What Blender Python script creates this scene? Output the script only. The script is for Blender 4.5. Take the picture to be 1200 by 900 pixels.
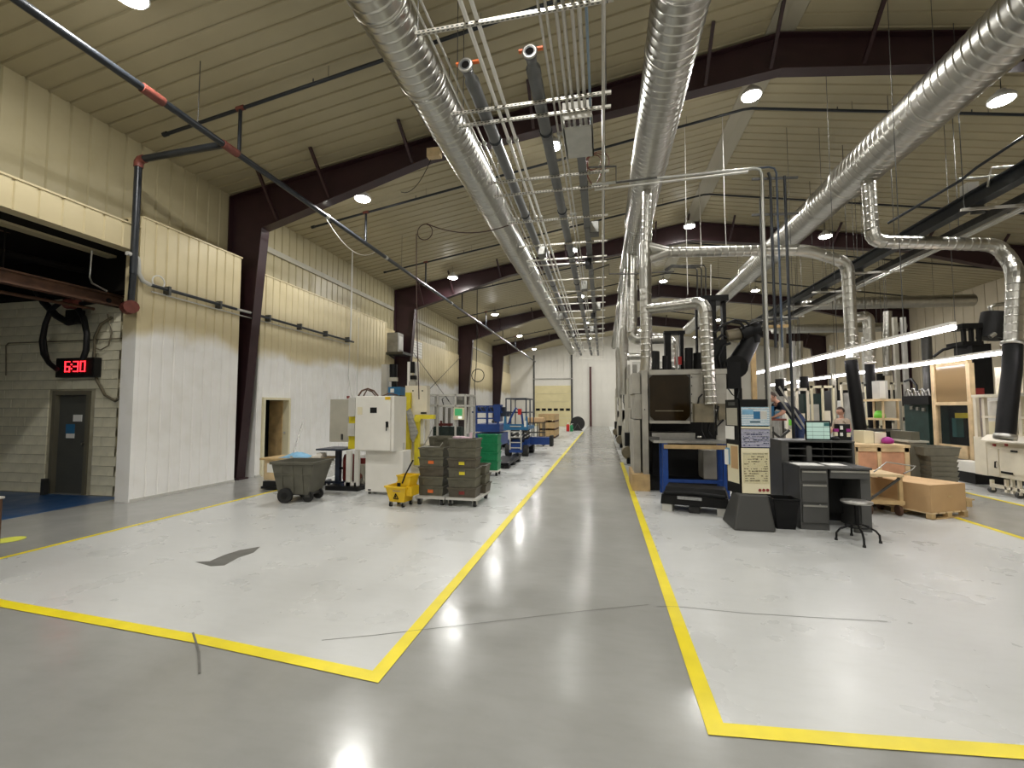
import bpy, bmesh, math, random
from mathutils import Vector, Matrix
for o in list(bpy.data.objects): bpy.data.objects.remove(o)
random.seed(7)
scene = bpy.context.scene
C = scene.collection
PI = math.pi
# ---------------------------------------------------------------- camera
F, CAMH = 520.0, 1.7
YAW, PITCH = math.atan(106/F), math.atan(29/F)
cam_data = bpy.data.cameras.new('camera'); cam_data.sensor_width = 36; cam_data.lens = 36*F/1200
cam_data.clip_start = 0.05; cam_data.clip_end = 200
cam = bpy.data.objects.new('camera', cam_data); C.objects.link(cam)
cam.location = (0, 0, CAMH); cam.rotation_euler = (PI/2+PITCH, 0, YAW)
scene.camera = cam
# ---------------------------------------------------------------- world, exposure
w = bpy.data.worlds.new('world'); scene.world = w; w.use_nodes = True
w.node_tree.nodes['Background'].inputs[0].default_value = (0.05, 0.05, 0.055, 1)
w.node_tree.nodes['Background'].inputs[1].default_value = 0.3
vs = scene.view_settings; vs.view_transform = 'Standard'; vs.look = 'None'; vs.gamma = 1; vs.use_curve_mapping = False
vs.exposure = 0.48
LIGHT_W, GLOW_W, LENS_E, TUBE_E = 115.0, 8.0, 40.0, 12.0
LIGHT_COL = (1.0, 0.985, 0.95)
# ---------------------------------------------------------------- pixel -> direction (photo 1200x900)
FW = Vector((-math.sin(YAW)*math.cos(PITCH), math.cos(YAW)*math.cos(PITCH), math.sin(PITCH)))
RT = Vector((math.cos(YAW), math.sin(YAW), 0)); UP = RT.cross(FW)
def P(x, y, X=None, Y=None, Z=None):
    r = FW + RT*((x-600)/F) - UP*((y-450)/F); o = Vector((0, 0, CAMH))
    if X is not None: t = (X-o.x)/r.x
    elif Y is not None: t = (Y-o.y)/r.y
    else: t = ((Z or 0)-o.z)/r.z
    return o + r*t
# ---------------------------------------------------------------- materials
MATS = {}
def mat(name, col, rough=0.6, metal=0.0, var=0.0, vscale=6.0, bump=0.0, bscale=30.0, emit=None, estr=0.0, spec=0.5, coat=0.0, alpha=1.0):
    m = bpy.data.materials.new(name); m.use_nodes = True
    nt = m.node_tree; N = nt.nodes; L = nt.links; b = N['Principled BSDF']
    b.inputs['Base Color'].default_value = (*col, 1); b.inputs['Roughness'].default_value = rough
    b.inputs['Metallic'].default_value = metal; b.inputs['Specular IOR Level'].default_value = spec
    b.inputs['Coat Weight'].default_value = coat
    if alpha < 1: b.inputs['Alpha'].default_value = alpha
    if emit:
        b.inputs['Emission Color'].default_value = (*emit, 1); b.inputs['Emission Strength'].default_value = estr
    if var or bump:
        tc = N.new('ShaderNodeTexCoord')
    if var:
        n = N.new('ShaderNodeTexNoise'); n.inputs['Scale'].default_value = vscale; n.inputs['Detail'].default_value = 5
        L.new(tc.outputs['Object'], n.inputs['Vector'])
        r = N.new('ShaderNodeValToRGB'); e = r.color_ramp.elements
        e[0].position = .3; e[1].position = .7
        e[0].color = (*[c*(1-var) for c in col], 1); e[1].color = (*[min(1, c*(1+var*.6)) for c in col], 1)
        L.new(n.outputs[0], r.inputs[0]); L.new(r.outputs[0], b.inputs['Base Color'])
    if bump:
        n2 = N.new('ShaderNodeTexNoise'); n2.inputs['Scale'].default_value = bscale; n2.inputs['Detail'].default_value = 4
        L.new(tc.outputs['Object'], n2.inputs['Vector'])
        bm = N.new('ShaderNodeBump'); bm.inputs['Strength'].default_value = bump; bm.inputs['Distance'].default_value = .01
        L.new(n2.outputs[0], bm.inputs['Height']); L.new(bm.outputs[0], b.inputs['Normal'])
    MATS[name] = m
    return m
def glass_mat(name, col, rough=0.05, mixf=0.75):
    m = bpy.data.materials.new(name); m.use_nodes = True; nt = m.node_tree; N = nt.nodes; L = nt.links
    out = N['Material Output']; b = N['Principled BSDF']
    b.inputs['Base Color'].default_value = (*col, 1); b.inputs['Roughness'].default_value = rough
    t = N.new('ShaderNodeBsdfTransparent'); mx = N.new('ShaderNodeMixShader'); mx.inputs[0].default_value = mixf
    L.new(b.outputs[0], mx.inputs[1]); L.new(t.outputs[0], mx.inputs[2]); L.new(mx.outputs[0], out.inputs[0])
    MATS[name] = m; return m
def ramp_floor(name, c0, c1, r0, r1, stain=0.0):
    m = bpy.data.materials.new(name); m.use_nodes = True; nt = m.node_tree; N = nt.nodes; L = nt.links; b = N['Principled BSDF']
    g = N.new('ShaderNodeNewGeometry')
    n = N.new('ShaderNodeTexNoise'); n.inputs['Scale'].default_value = .55; n.inputs['Detail'].default_value = 8; n.inputs['Roughness'].default_value = .62
    L.new(g.outputs['Position'], n.inputs['Vector'])
    r = N.new('ShaderNodeValToRGB'); e = r.color_ramp.elements
    e[0].position = .32; e[1].position = .68; e[0].color = (*c0, 1); e[1].color = (*c1, 1)
    L.new(n.outputs[0], r.inputs[0])
    n3 = N.new('ShaderNodeTexNoise'); n3.inputs['Scale'].default_value = 9; n3.inputs['Detail'].default_value = 6
    mp = N.new('ShaderNodeMapping'); mp.inputs['Scale'].default_value = (.5, 1.6, 1)
    L.new(g.outputs['Position'], mp.inputs[0]); L.new(mp.outputs[0], n3.inputs['Vector'])
    r3 = N.new('ShaderNodeValToRGB'); f = r3.color_ramp.elements
    f[0].position = .20; f[1].position = .55; f[0].color = (.90, .90, .885, 1); f[1].color = (1, 1, 1, 1)
    L.new(n3.outputs[0], r3.inputs[0])
    mx = N.new('ShaderNodeMix'); mx.data_type = 'RGBA'; mx.blend_type = 'MULTIPLY'; mx.inputs[0].default_value = .45
    L.new(r.outputs[0], mx.inputs[6]); L.new(r3.outputs[0], mx.inputs[7]); L.new(mx.outputs[2], b.inputs['Base Color'])
    n2 = N.new('ShaderNodeTexNoise'); n2.inputs['Scale'].default_value = 2.2; n2.inputs['Detail'].default_value = 6
    L.new(g.outputs['Position'], n2.inputs['Vector'])
    mr = N.new('ShaderNodeMapRange'); mr.inputs['From Min'].default_value = .3; mr.inputs['From Max'].default_value = .7
    mr.inputs['To Min'].default_value = r0; mr.inputs['To Max'].default_value = r1
    L.new(n2.outputs[0], mr.inputs[0]); L.new(mr.outputs[0], b.inputs['Roughness'])
    bn = N.new('ShaderNodeTexNoise'); bn.inputs['Scale'].default_value = 14; bn.inputs['Detail'].default_value = 3
    L.new(g.outputs['Position'], bn.inputs['Vector'])
    bp = N.new('ShaderNodeBump'); bp.inputs['Strength'].default_value = .08; bp.inputs['Distance'].default_value = .01
    L.new(bn.outputs[0], bp.inputs['Height']); L.new(bp.outputs[0], b.inputs['Normal'])
    MATS[name] = m
def wall_paint(name, low, high, z0, z1):
    # lower part sprayed white up to an uneven line, older cream paint above it
    m = bpy.data.materials.new(name); m.use_nodes = True; nt = m.node_tree; N = nt.nodes; L = nt.links; b = N['Principled BSDF']
    b.inputs['Roughness'].default_value = .38
    g = N.new('ShaderNodeNewGeometry'); s = N.new('ShaderNodeSeparateXYZ'); L.new(g.outputs['Position'], s.inputs[0])
    n = N.new('ShaderNodeTexNoise'); n.inputs['Scale'].default_value = .8; n.inputs['Detail'].default_value = 3
    L.new(g.outputs['Position'], n.inputs['Vector'])
    a = N.new('ShaderNodeMath'); a.operation = 'MULTIPLY_ADD'; a.inputs[1].default_value = 1.0; L.new(n.outputs[0], a.inputs[0]); L.new(s.outputs[2], a.inputs[2])
    mr = N.new('ShaderNodeMapRange'); mr.interpolation_type = 'SMOOTHSTEP'
    mr.inputs['From Min'].default_value = z0+.5; mr.inputs['From Max'].default_value = z1+.5
    L.new(a.outputs[0], mr.inputs[0])
    mx = N.new('ShaderNodeMix'); mx.data_type = 'RGBA'; mx.inputs[6].default_value = (*low, 1); mx.inputs[7].default_value = (*high, 1)
    L.new(mr.outputs[0], mx.inputs[0])
    n2 = N.new('ShaderNodeTexNoise'); n2.inputs['Scale'].default_value = 3; n2.inputs['Detail'].default_value = 6
    L.new(g.outputs['Position'], n2.inputs['Vector'])
    r2 = N.new('ShaderNodeValToRGB'); e = r2.color_ramp.elements; e[0].position = .2; e[1].position = .55
    e[0].color = (.8, .78, .72, 1); e[1].color = (1, 1, 1, 1); L.new(n2.outputs[0], r2.inputs[0])
    m2 = N.new('ShaderNodeMix'); m2.data_type = 'RGBA'; m2.blend_type = 'MULTIPLY'; m2.inputs[0].default_value = .35
    L.new(mx.outputs[2], m2.inputs[6]); L.new(r2.outputs[0], m2.inputs[7]); L.new(m2.outputs[2], b.inputs['Base Color'])
    MATS[name] = m
def print_mat(name, paper, ink, rows, dens=.5, cols=7.0):
    # rows of scribbled print on a sheet, object coordinates (X across, Z up)
    m = bpy.data.materials.new(name); m.use_nodes = True; nt = m.node_tree; N = nt.nodes; L = nt.links; b = N['Principled BSDF']
    b.inputs['Roughness'].default_value = .5
    tc = N.new('ShaderNodeTexCoord'); mp = N.new('ShaderNodeMapping'); mp.inputs['Scale'].default_value = (rows*cols, 1, rows*cols*1.3)
    L.new(tc.outputs['Object'], mp.inputs[0])
    n = N.new('ShaderNodeTexNoise'); n.inputs['Scale'].default_value = 1; n.inputs['Detail'].default_value = 2; L.new(mp.outputs[0], n.inputs['Vector'])
    wv = N.new('ShaderNodeTexWave'); wv.wave_type = 'BANDS'; wv.bands_direction = 'Z'; wv.inputs['Scale'].default_value = rows; L.new(tc.outputs['Object'], wv.inputs['Vector'])
    mu = N.new('ShaderNodeMath'); mu.operation = 'MULTIPLY'; L.new(n.outputs[0], mu.inputs[0]); L.new(wv.outputs['Fac'], mu.inputs[1])
    r = N.new('ShaderNodeValToRGB'); e = r.color_ramp.elements; e[0].position = dens*.75; e[1].position = dens
    e[0].color = (*paper, 1); e[1].color = (*ink, 1); L.new(mu.outputs[0], r.inputs[0]); L.new(r.outputs[0], b.inputs['Base Color'])
    MATS[name] = m
ramp_floor('concrete', (.265, .266, .25), (.31, .311, .292), .13, .27)
ramp_floor('painted', (.52, .528, .516), (.565, .573, .56), .25, .34)
ramp_floor('bluefloor', (.012, .055, .16), (.02, .085, .22), .3, .5)
wall_paint('liner', (.90, .89, .87), (.64, .55, .34), 2.95, 3.35)
wall_paint('upperwall', (.44, .39, .25), (.42, .37, .23), 3, 4)
mat('ceiling', (.40, .35, .225), .5, 0, .12, .6)
mat('ridge', (.42, .39, .30), .5)
mat('endwall', (.70, .68, .62), .5, 0, .06, 1)
mat('rightwall', (.56, .49, .36), .5, 0, .1, 1)
mat('brick', (.80, .76, .58), .75, 0, .22, 2.2, .5, 25)
mat('mortar', (.42, .39, .28), .9, 0, .2, 5)
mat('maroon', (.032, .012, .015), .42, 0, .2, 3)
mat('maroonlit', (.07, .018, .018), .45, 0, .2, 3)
mat('galv', (.50, .49, .45), .30, 1, .08, 4)
mat('galvdull', (.50, .50, .47), .45, .9, .12, 5)
mat('strut', (.62, .60, .54), .40, .75, .08, 9)
mat('conduit', (.60, .59, .55), .34, .9, .08, 8)
mat('pvcgrey', (.12, .125, .125), .4, .2, .1, 6)
mat('whitepvc', (.75, .74, .70), .4)
mat('blackpipe', (.022, .026, .032), .32, .2, .2, 6)
mat('redfit', (.17, .045, .032), .5, 0, .3, 12)
mat('orange', (.75, .16, .03), .5)
mat('black', (.006, .006, .0065), .45, 0, .2, 8, spec=.22)
mat('rubber', (.018, .018, .018), .75, 0, .2, 10)
mat('darkvoid', (.008, .007, .006), .9, spec=.1)  # near-black colour standing in for deep shade
mat('cablebrown', (.06, .028, .02), .6)
mat('rust', (.09, .042, .022), .8, 0, .4, 7)
mat('hose', (.008, .008, .009), .5, spec=.3)
mat('yellow', (.80, .66, .015), .4, 0, .10, 4)
mat('yellowpl', (.78, .50, .012), .42, 0, .12, 5)
mat('machyellow', (.72, .60, .03), .45, 0, .15, 6)
mat('machwhite', (.78, .76, .70), .4, 0, .06, 3)
mat('machgrey', (.42, .40, .33), .5, 0, .1, 4)
mat('lightgrey', (.55, .54, .50), .5, 0, .08, 5)
mat('pressbody', (.40, .38, .33), .55, 0, .25, 2.5, .1, 20)
mat('pressbody2', (.30, .29, .26), .6, 0, .3, 3, .1, 20)
mat('amberglass', (.020, .012, .004), .10, 0, .35, 3, spec=.25)
mat('green', (.01, .24, .09), .45, 0, .12, 5)
mat('tote', (.105, .098, .068), .5, 0, .2, 5)
mat('tote2', (.085, .072, .05), .5, 0, .25, 5)
mat('cartgrey', (.12, .115, .088), .55, 0, .2, 4)
mat('wood', (.52, .36, .17), .65, 0, .25, 5, .15, 25)
mat('paleWood', (.66, .50, .29), .65, 0, .2, 5, .1, 25)
mat('pinkply', (.62, .33, .20), .6, 0, .2, 4)
mat('cardboard', (.50, .32, .155), .75, 0, .08, 3)
mat('cardlight', (.60, .40, .21), .75, 0, .06, 3)
mat('conduitblue', (.05, .075, .12), .4)
mat('bluepaint', (.012, .055, .25), .4, 0, .2, 6)
mat('bluebright', (.02, .14, .30), .45, 0, .15, 6)
mat('bluetarp', (.20, .42, .62), .5, 0, .2, 9)
mat('navysteel', (.025, .035, .06), .4, 0, .2, 6)
mat('steel', (.45, .44, .41), .35, .9, .2, 6)
mat('darksteel', (.10, .10, .095), .4, .7, .25, 6)
mat('deskgrey', (.078, .078, .075), .42, 0, .12, 4)
mat('deskdark', (.014, .014, .014), .5, spec=.25)
mat('paper', (.82, .81, .77), .6)
mat('cream', (.74, .68, .48), .55)
mat('red', (.55, .02, .015), .4)
mat('dullred', (.22, .02, .018), .5, 0, .2, 6)
mat('signgreen', (.16, .55, .05), .5)
mat('purple', (.32, .02, .22), .5)
mat('screen', (.30, .42, .37), .3, emit=(.45, .62, .54), estr=.35)
mat('screengreen', (.02, .14, .05), .3, emit=(.06, .35, .13), estr=.5)
mat('screenwhite', (.8, .85, .82), .3, emit=(.8, .95, .85), estr=.6)
mat('led', (.8, .02, .02), .4, emit=(1, .02, .03), estr=3.2)
mat('lens', (1, 1, 1), .4, emit=(1, .96, .88), estr=LENS_E)
mat('tube', (1, 1, 1), .4, emit=(1, .94, .96), estr=TUBE_E)
mat('skin', (.55, .30, .21), .5)
mat('hair', (.05, .028, .018), .7)
mat('navy', (.014, .017, .03), .8, 0, .2, 20)
mat('denim', (.03, .05, .13), .85, 0, .3, 25)
mat('tanshirt', (.42, .34, .26), .85, 0, .15, 20)
mat('apron', (.34, .31, .28), .85, 0, .15, 20)
mat('doorgrey', (.075, .078, .07), .45, 0, .1, 3)
mat('doorframe', (.13, .12, .085), .5)
mat('doorpanel', (.68, .60, .34), .5, 0, .06, 2)
mat('tank', (.20, .17, .11), .45, 0, .3, 6)
mat('sheet', (.17, .16, .12), .55, 0, .2, 8)
mat('greenmach', (.012, .035, .03), .5, 0, .3, 5)
mat('whitecab', (.78, .72, .58), .45, 0, .08, 4)
mat('tealmach', (.03, .14, .14), .5, 0, .2, 6)
glass_mat('pane', (.05, .055, .055), .05, .84)
glass_mat('amberpane', (.35, .24, .12), .12, .35)
print_mat('print_blue', (.80, .80, .78), (.10, .30, .45), 16, .30)
print_mat('print_plan', (.62, .62, .68), (.10, .10, .22), 20, .26)
print_mat('print_cream', (.78, .73, .52), (.42, .36, .16), 26, .28)
print_mat('print_grey', (.55, .52, .42), (.25, .24, .2), 34, .28)
print_mat('print_sheet', (.62, .61, .56), (.06, .06, .06), 14, .30)
# ---------------------------------------------------------------- builders
MW = {}
class MB:
    def __init__(s, M=None): s.v = []; s.f = []; s.M = M; s.sm = []
    def add(s, vs, fs, smooth=False):
        b = len(s.v)
        for p in vs:
            p = Vector(p); s.v.append(s.M @ p if s.M else p)
        for f in fs: s.f.append([i+b for i in f]); s.sm.append(smooth)
        return s
    def box(s, x0, x1, y0, y1, z0, z1):
        if x0 > x1: x0, x1 = x1, x0
        if y0 > y1: y0, y1 = y1, y0
        if z0 > z1: z0, z1 = z1, z0
        return s.add([(x0,y0,z0),(x1,y0,z0),(x1,y1,z0),(x0,y1,z0),(x0,y0,z1),(x1,y0,z1),(x1,y1,z1),(x0,y1,z1)],
              [(0,3,2,1),(4,5,6,7),(0,1,5,4),(1,2,6,5),(2,3,7,6),(3,0,4,7)])
    def taper(s, b, t):   # b,t = (x0,x1,y0,y1,z)
        return s.add([(b[0],b[2],b[4]),(b[1],b[2],b[4]),(b[1],b[3],b[4]),(b[0],b[3],b[4]),(t[0],t[2],t[4]),(t[1],t[2],t[4]),(t[1],t[3],t[4]),(t[0],t[3],t[4])],
              [(0,3,2,1),(4,5,6,7),(0,1,5,4),(1,2,6,5),(2,3,7,6),(3,0,4,7)])
    def ring(s, c, d, r, n):
        d = Vector(d).normalized(); a = Vector((0,0,1)) if abs(d.z) < .95 else Vector((0,1,0))
        u = d.cross(a).normalized(); w_ = d.cross(u)
        return [Vector(c)+u*(r*math.cos(2*PI*k/n))+w_*(r*math.sin(2*PI*k/n)) for k in range(n)]
    def loft(s, rings, caps=True, smooth=True):
        n = len(rings[0]); vs = [p for r in rings for p in r]; fs = []
        for i in range(len(rings)-1):
            for k in range(n):
                fs.append((i*n+k, i*n+(k+1)%n, (i+1)*n+(k+1)%n, (i+1)*n+k))
        s.add(vs, fs, smooth)
        if caps:
            s.add(rings[0], [tuple(range(n))[::-1]]); s.add(rings[-1], [tuple(range(n))])
        return s
    def cyl(s, p, q, r, n=12, r2=None, caps=True):
        d = Vector(q)-Vector(p)
        return s.loft([s.ring(p, d, r, n), s.ring(q, d, r if r2 is None else r2, n)], caps)
    def tube(s, pts, r, n=8):
        pts = [Vector(p) for p in pts]; rings = []
        u = None
        for i, p in enumerate(pts):
            a = pts[max(0, i-1)]; b = pts[min(len(pts)-1, i+1)]; d = (b-a).normalized()
            if u is None:
                ax = Vector((0,0,1)) if abs(d.z) < .9 else Vector((0,1,0)); u = d.cross(ax).normalized()
            u = (u - d*u.dot(d)).normalized(); w_ = d.cross(u)
            k_ = 1.0
            if 0 < i < len(pts)-1:
                c_ = (p-a).normalized().dot((b-p).normalized()); k_ = min(1.35, 1/max(.5, math.sqrt((1+c_)/2)))
            rings.append([p+(u*math.cos(2*PI*k/n)+w_*math.sin(2*PI*k/n))*r*(k_ if False else 1) for k in range(n)])
        return s.loft(rings)
    def lathe(s, prof, c=(0,0,0), n=16, smooth=True, caps=True):
        rings = [[Vector((c[0]+r*math.cos(2*PI*k/n), c[1]+r*math.sin(2*PI*k/n), c[2]+z)) for k in range(n)] for r, z in prof]
        return s.loft(rings, caps, smooth)
    def prism(s, poly, axis, a0, a1):
        def m(p, a):
            return (a, p[0], p[1]) if axis == 'x' else (p[0], a, p[1]) if axis == 'y' else (p[0], p[1], a)
        n = len(poly); vs = [m(p, a0) for p in poly]+[m(p, a1) for p in poly]
        fs = [tuple(range(n)), tuple(range(n, 2*n))[::-1]]
        for k in range(n): fs.append((k, k+n, (k+1)%n+n, (k+1)%n))
        return s.add(vs, fs)
    def bar(s, p, q, w_, h, up=(0,0,1)):
        p = Vector(p); q = Vector(q); d = (q-p).normalized(); u = d.cross(Vector(up))
        if u.length < 1e-4: u = d.cross(Vector((1,0,0)))
        u.normalize(); v = u.cross(d); a = u*w_/2; b = v*h/2
        return s.add([p-a-b,p+a-b,p+a+b,p-a+b,q-a-b,q+a-b,q+a+b,q-a+b],
              [(0,3,2,1),(4,5,6,7),(0,1,5,4),(1,2,6,5),(2,3,7,6),(3,0,4,7)])
    def build(s, name, m, parent=None, world=False, bevel=0.0, origin=None):
        vs = s.v
        if parent is not None and world:
            inv = MW[parent.name].inverted(); vs = [inv @ p for p in vs]
        me = bpy.data.meshes.new(name); base = Vector((0,0,0))
        if parent is None:
            if origin is not None: base = Vector(origin)
            else:
                xs = [p.x for p in vs]; ys = [p.y for p in vs]; zs = [p.z for p in vs]
                base = Vector(((min(xs)+max(xs))/2, (min(ys)+max(ys))/2, min(zs)))
        me.from_pydata([tuple(p-base) for p in vs], [], s.f)
        bm = bmesh.new(); bm.from_mesh(me)
        bmesh.ops.recalc_face_normals(bm, faces=bm.faces); bm.to_mesh(me); bm.free()
        if any(s.sm):
            me.polygons.foreach_set('use_smooth', s.sm)
        me.materials.append(MATS[m] if isinstance(m, str) else m)
        o = bpy.data.objects.new(name, me); C.objects.link(o); o.location = base
        if parent is not None: o.parent = parent; MW[o.name] = MW[parent.name].copy()
        else: MW[o.name] = Matrix.Translation(base)
        if bevel:
            b = o.modifiers.new('bevel', 'BEVEL'); b.width = bevel; b.segments = 2; b.limit_method = 'ANGLE'
        return o
def tag(o, label=None, cat=None, group=None, kind=None):
    if label: o['label'] = label
    if cat: o['category'] = cat
    if group: o['group'] = group
    if kind: o['kind'] = kind
    return o
def thing(name, label, cat, loc=(0,0,0), rz=0, group=None):
    o = bpy.data.objects.new(name, None); C.objects.link(o); o.empty_display_size = .1
    o.location = loc; o.rotation_euler = (0, 0, rz)
    MW[o.name] = Matrix.Translation(Vector(loc)) @ Matrix.Rotation(rz, 4, 'Z')
    return tag(o, label, cat, group)
def copy_tree(o, parent=None):
    c = o.copy(); C.objects.link(c); c.parent = parent
    for ch in list(o.children): copy_tree(ch, c)
    return c
def bx(name, m, parent, *b, world=False, bevel=0.0): return MB().box(*b).build(name, m, parent, world, bevel)
def cy(name, m, parent, p, q, r, n=12, world=False, r2=None): return MB().cyl(p, q, r, n, r2).build(name, m, parent, world)
def struct(name, mb, m, parent=None):
    o = mb.build(name, m, parent, world=parent is not None, origin=(0,0,0) if parent is None else None)
    if parent is None: o['kind'] = 'structure'
    return o
def inst(src, name, parent, loc):
    o = bpy.data.objects.new(name, src); C.objects.link(o); o.parent = parent; o.location = loc; return o
def raw(name, mb, m):      # shared mesh datablock for repeated pieces
    me = bpy.data.meshes.new(name); me.from_pydata([tuple(p) for p in mb.v], [], mb.f)
    bm = bmesh.new(); bm.from_mesh(me); bmesh.ops.recalc_face_normals(bm, faces=bm.faces); bm.to_mesh(me); bm.free()
    if any(mb.sm): me.polygons.foreach_set('use_smooth', mb.sm)
    me.materials.append(MATS[m]); return me
def arc(c, r, a0, a1, n, plane='xz'):
    out = []
    for i in range(n+1):
        a = a0+(a1-a0)*i/n; u, v = r*math.cos(a), r*math.sin(a)
        out.append(Vector(c)+(Vector((u,0,v)) if plane == 'xz' else Vector((0,u,v)) if plane == 'yz' else Vector((u,v,0))))
    return out
def catenary(p, q, sag, n=12):
    p = Vector(p); q = Vector(q); return [p.lerp(q, i/n)-Vector((0,0,sag*4*(i/n)*(1-i/n))) for i in range(n+1)]
# ================================================================ STRUCTURE
EAVE_X, EAVE_Z, RIDGE_X, RIDGE_Z, RIGHT_X, END_Y, BACK_Y = -9.1, 7.05, 3.5, 9.13, 16.1, 43.5, -7.0
K = (RIDGE_Z-EAVE_Z)/(RIDGE_X-EAVE_X)
def ceil_z(x): return RIDGE_Z-K*abs(x-RIDGE_X)
floor = struct('floor', MB().box(-15, RIGHT_X+.3, BACK_Y, END_Y+.3, -.2, 0), 'concrete')
def flatpoly(pts, z, t=.0015):
    return MB().prism([(p[0], p[1]) for p in pts], 'z', z-t, z)
PZ = .003
def zone(pts, m='painted'):
    o = flatpoly(pts, PZ, .003).build('painted_zone', m, floor, world=True); return o
zone([(-6.68, 3.12), (-5.1, 3.0), (-2.9, 2.84), (-1.43, 2.68), (-1.43, END_Y), (-6.68, END_Y)])
zone([(.57, 2.62), (1.3, 2.68), (2.0, 2.75), (5.38, 3.05), (5.38, END_Y), (.57, END_Y)])
zone([(7.2, 3.0), (RIGHT_X, 3.0), (RIGHT_X, END_Y), (7.2, END_Y)])
b_ = zone([(-15, 1.0), (-9.02, 1.0), (-9.02, 6.95), (-15, 6.95)], 'bluefloor')
b_['label'] = 'blue painted floor of the side bay'
# worn patch and cracks in the paint
wp = [P(*q, Z=0) for q in [(229,659),(246,658),(262,651),(281,645),(305,641),(297,648),(279,654),(263,663),(247,664)]]
struct_patch = flatpoly(wp, .0045, .001).build('worn_patch', 'machgrey', floor, world=True); struct_patch.data.materials[0] = mat('wornconc', (.13,.128,.115), .5, 0, .2, 8)
for q in ([(377,751),(440,745),(560,731),(680,717),(760,709)], [(770,711),(800,712),(870,719),(950,724),(1040,729)], [(226,742),(233,765),(234,790)]):
    pp = [P(*a, Z=0)+Vector((0,0,.0055)) for a in q]
    m_ = MB()
    for a, b in zip(pp, pp[1:]): m_.bar(a, b, .004 if q[0][0] != 226 else .014, .001)
    m_.build('floor_crack', 'wornconc', floor, world=True)
def fline(label, pts, wd=.1):
    m_ = MB(); L_ = [Vector((p[0], p[1], .0045)) for p in pts]
    n = len(L_); l = []; r = []
    for i in range(n):
        d1 = (L_[i]-L_[i-1]).normalized() if i else None; d2 = (L_[i+1]-L_[i]).normalized() if i < n-1 else None
        n1 = Vector((-d1.y, d1.x, 0)) if d1 else None; n2 = Vector((-d2.y, d2.x, 0)) if d2 else None
        nn = n1 or n2
        if n1 and n2: nn = (n1+n2); nn = nn/(nn.dot(n1))
        l.append(L_[i]+nn*wd/2); r.append(L_[i]-nn*wd/2)
    for i in range(n-1):
        q = [l[i], r[i], r[i+1], l[i+1]]
        m_.add(q+[v+Vector((0,0,.0012)) for v in q], [(0,1,2,3),(7,6,5,4),(0,4,5,1),(1,5,6,2),(2,6,7,3),(3,7,4,0)])
    tag(m_.build('floor_line', 'yellow'), label, 'floor marking')
fline('yellow painted line bounding the pale zone left of the aisle, by the mop bucket', [(-6.5, 3.12), (-5.1, 3.0), (-2.9, 2.84), (-1.43, 2.68), (-1.43, 33)])
fline('thin yellow painted line along the pale zone beside the white panelled wall', [(-6.72, 3.3), (-6.66, 9.0)], .075)
fline('yellow painted line along the press side of the aisle, turning right at its near end', [(.57, 14.6), (.57, 2.62), (1.3, 2.68), (2.0, 2.75), (5.4, 3.05)])
fline('yellow painted line running under the pallet with the cardboard box', [(5.38, 3.2), (5.38, 12)], .09)
fline('yellow painted line in front of the cream machine with the big black hose', [(7.2, 3.5), (7.2, 16)], .09)
tag(MB().lathe([(.16, .004), (.16, .0055)], P(10, 633, Z=0), 20).build('floor_spot', mat('limey', (.70,.72,.10), .4)), 'round yellow-green spot on the grey floor near the blue floor', 'floor marking')  # flat yellow-green disc just above the floor
# ---- ceiling: ribbed panels running from eave to ridge
ceiling = struct('ceiling', MB().prism([(EAVE_X-.3, EAVE_Z-.3*K+.03), (RIDGE_X, RIDGE_Z+.03), (RIGHT_X+.3, EAVE_Z-.3*K+.03), (RIGHT_X+.3, EAVE_Z+.3), (RIDGE_X, RIDGE_Z+.4), (EAVE_X-.3, EAVE_Z+.3)], 'y', BACK_Y, END_Y+.3), 'ceiling')
PW = .305
def panel_mesh(side):
    m_ = MB(); xe = EAVE_X if side < 0 else RIGHT_X
    a, b = PW*.5-.012, PW*.5-.030
    vs = []
    for x in (xe, RIDGE_X-.28 if side < 0 else RIDGE_X+.28):
        z = ceil_z(x)
        vs += [(x, -a, z+.035), (x, -b, z), (x, b, z), (x, a, z+.035)]
    m_.add(vs, [(0,1,5,4),(1,2,6,5),(2,3,7,6),(3,0,4,7),(0,3,2,1),(4,5,6,7)])
    return raw('ceiling_panel', m_, 'ceiling')
pl_, pr_ = panel_mesh(-1), panel_mesh(1)
ny = int((END_Y-.2-.6)/PW)
for i in range(ny):
    y = .75+PW*i
    inst(pl_, 'ceiling_panel', ceiling, (0, y, 0)); inst(pr_, 'ceiling_panel', ceiling, (0, y, 0))
rc = MB().prism([(RIDGE_X-.27, ceil_z(RIDGE_X-.27)-.004), (RIDGE_X, RIDGE_Z-.02), (RIDGE_X+.27, ceil_z(RIDGE_X+.27)-.004), (RIDGE_X+.27, ceil_z(RIDGE_X+.27)+.04), (RIDGE_X, RIDGE_Z+.02), (RIDGE_X-.27, ceil_z(RIDGE_X-.27)+.04)], 'y', .6, END_Y).build('ridge_cap', 'ridge', ceiling, world=True)
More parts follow.
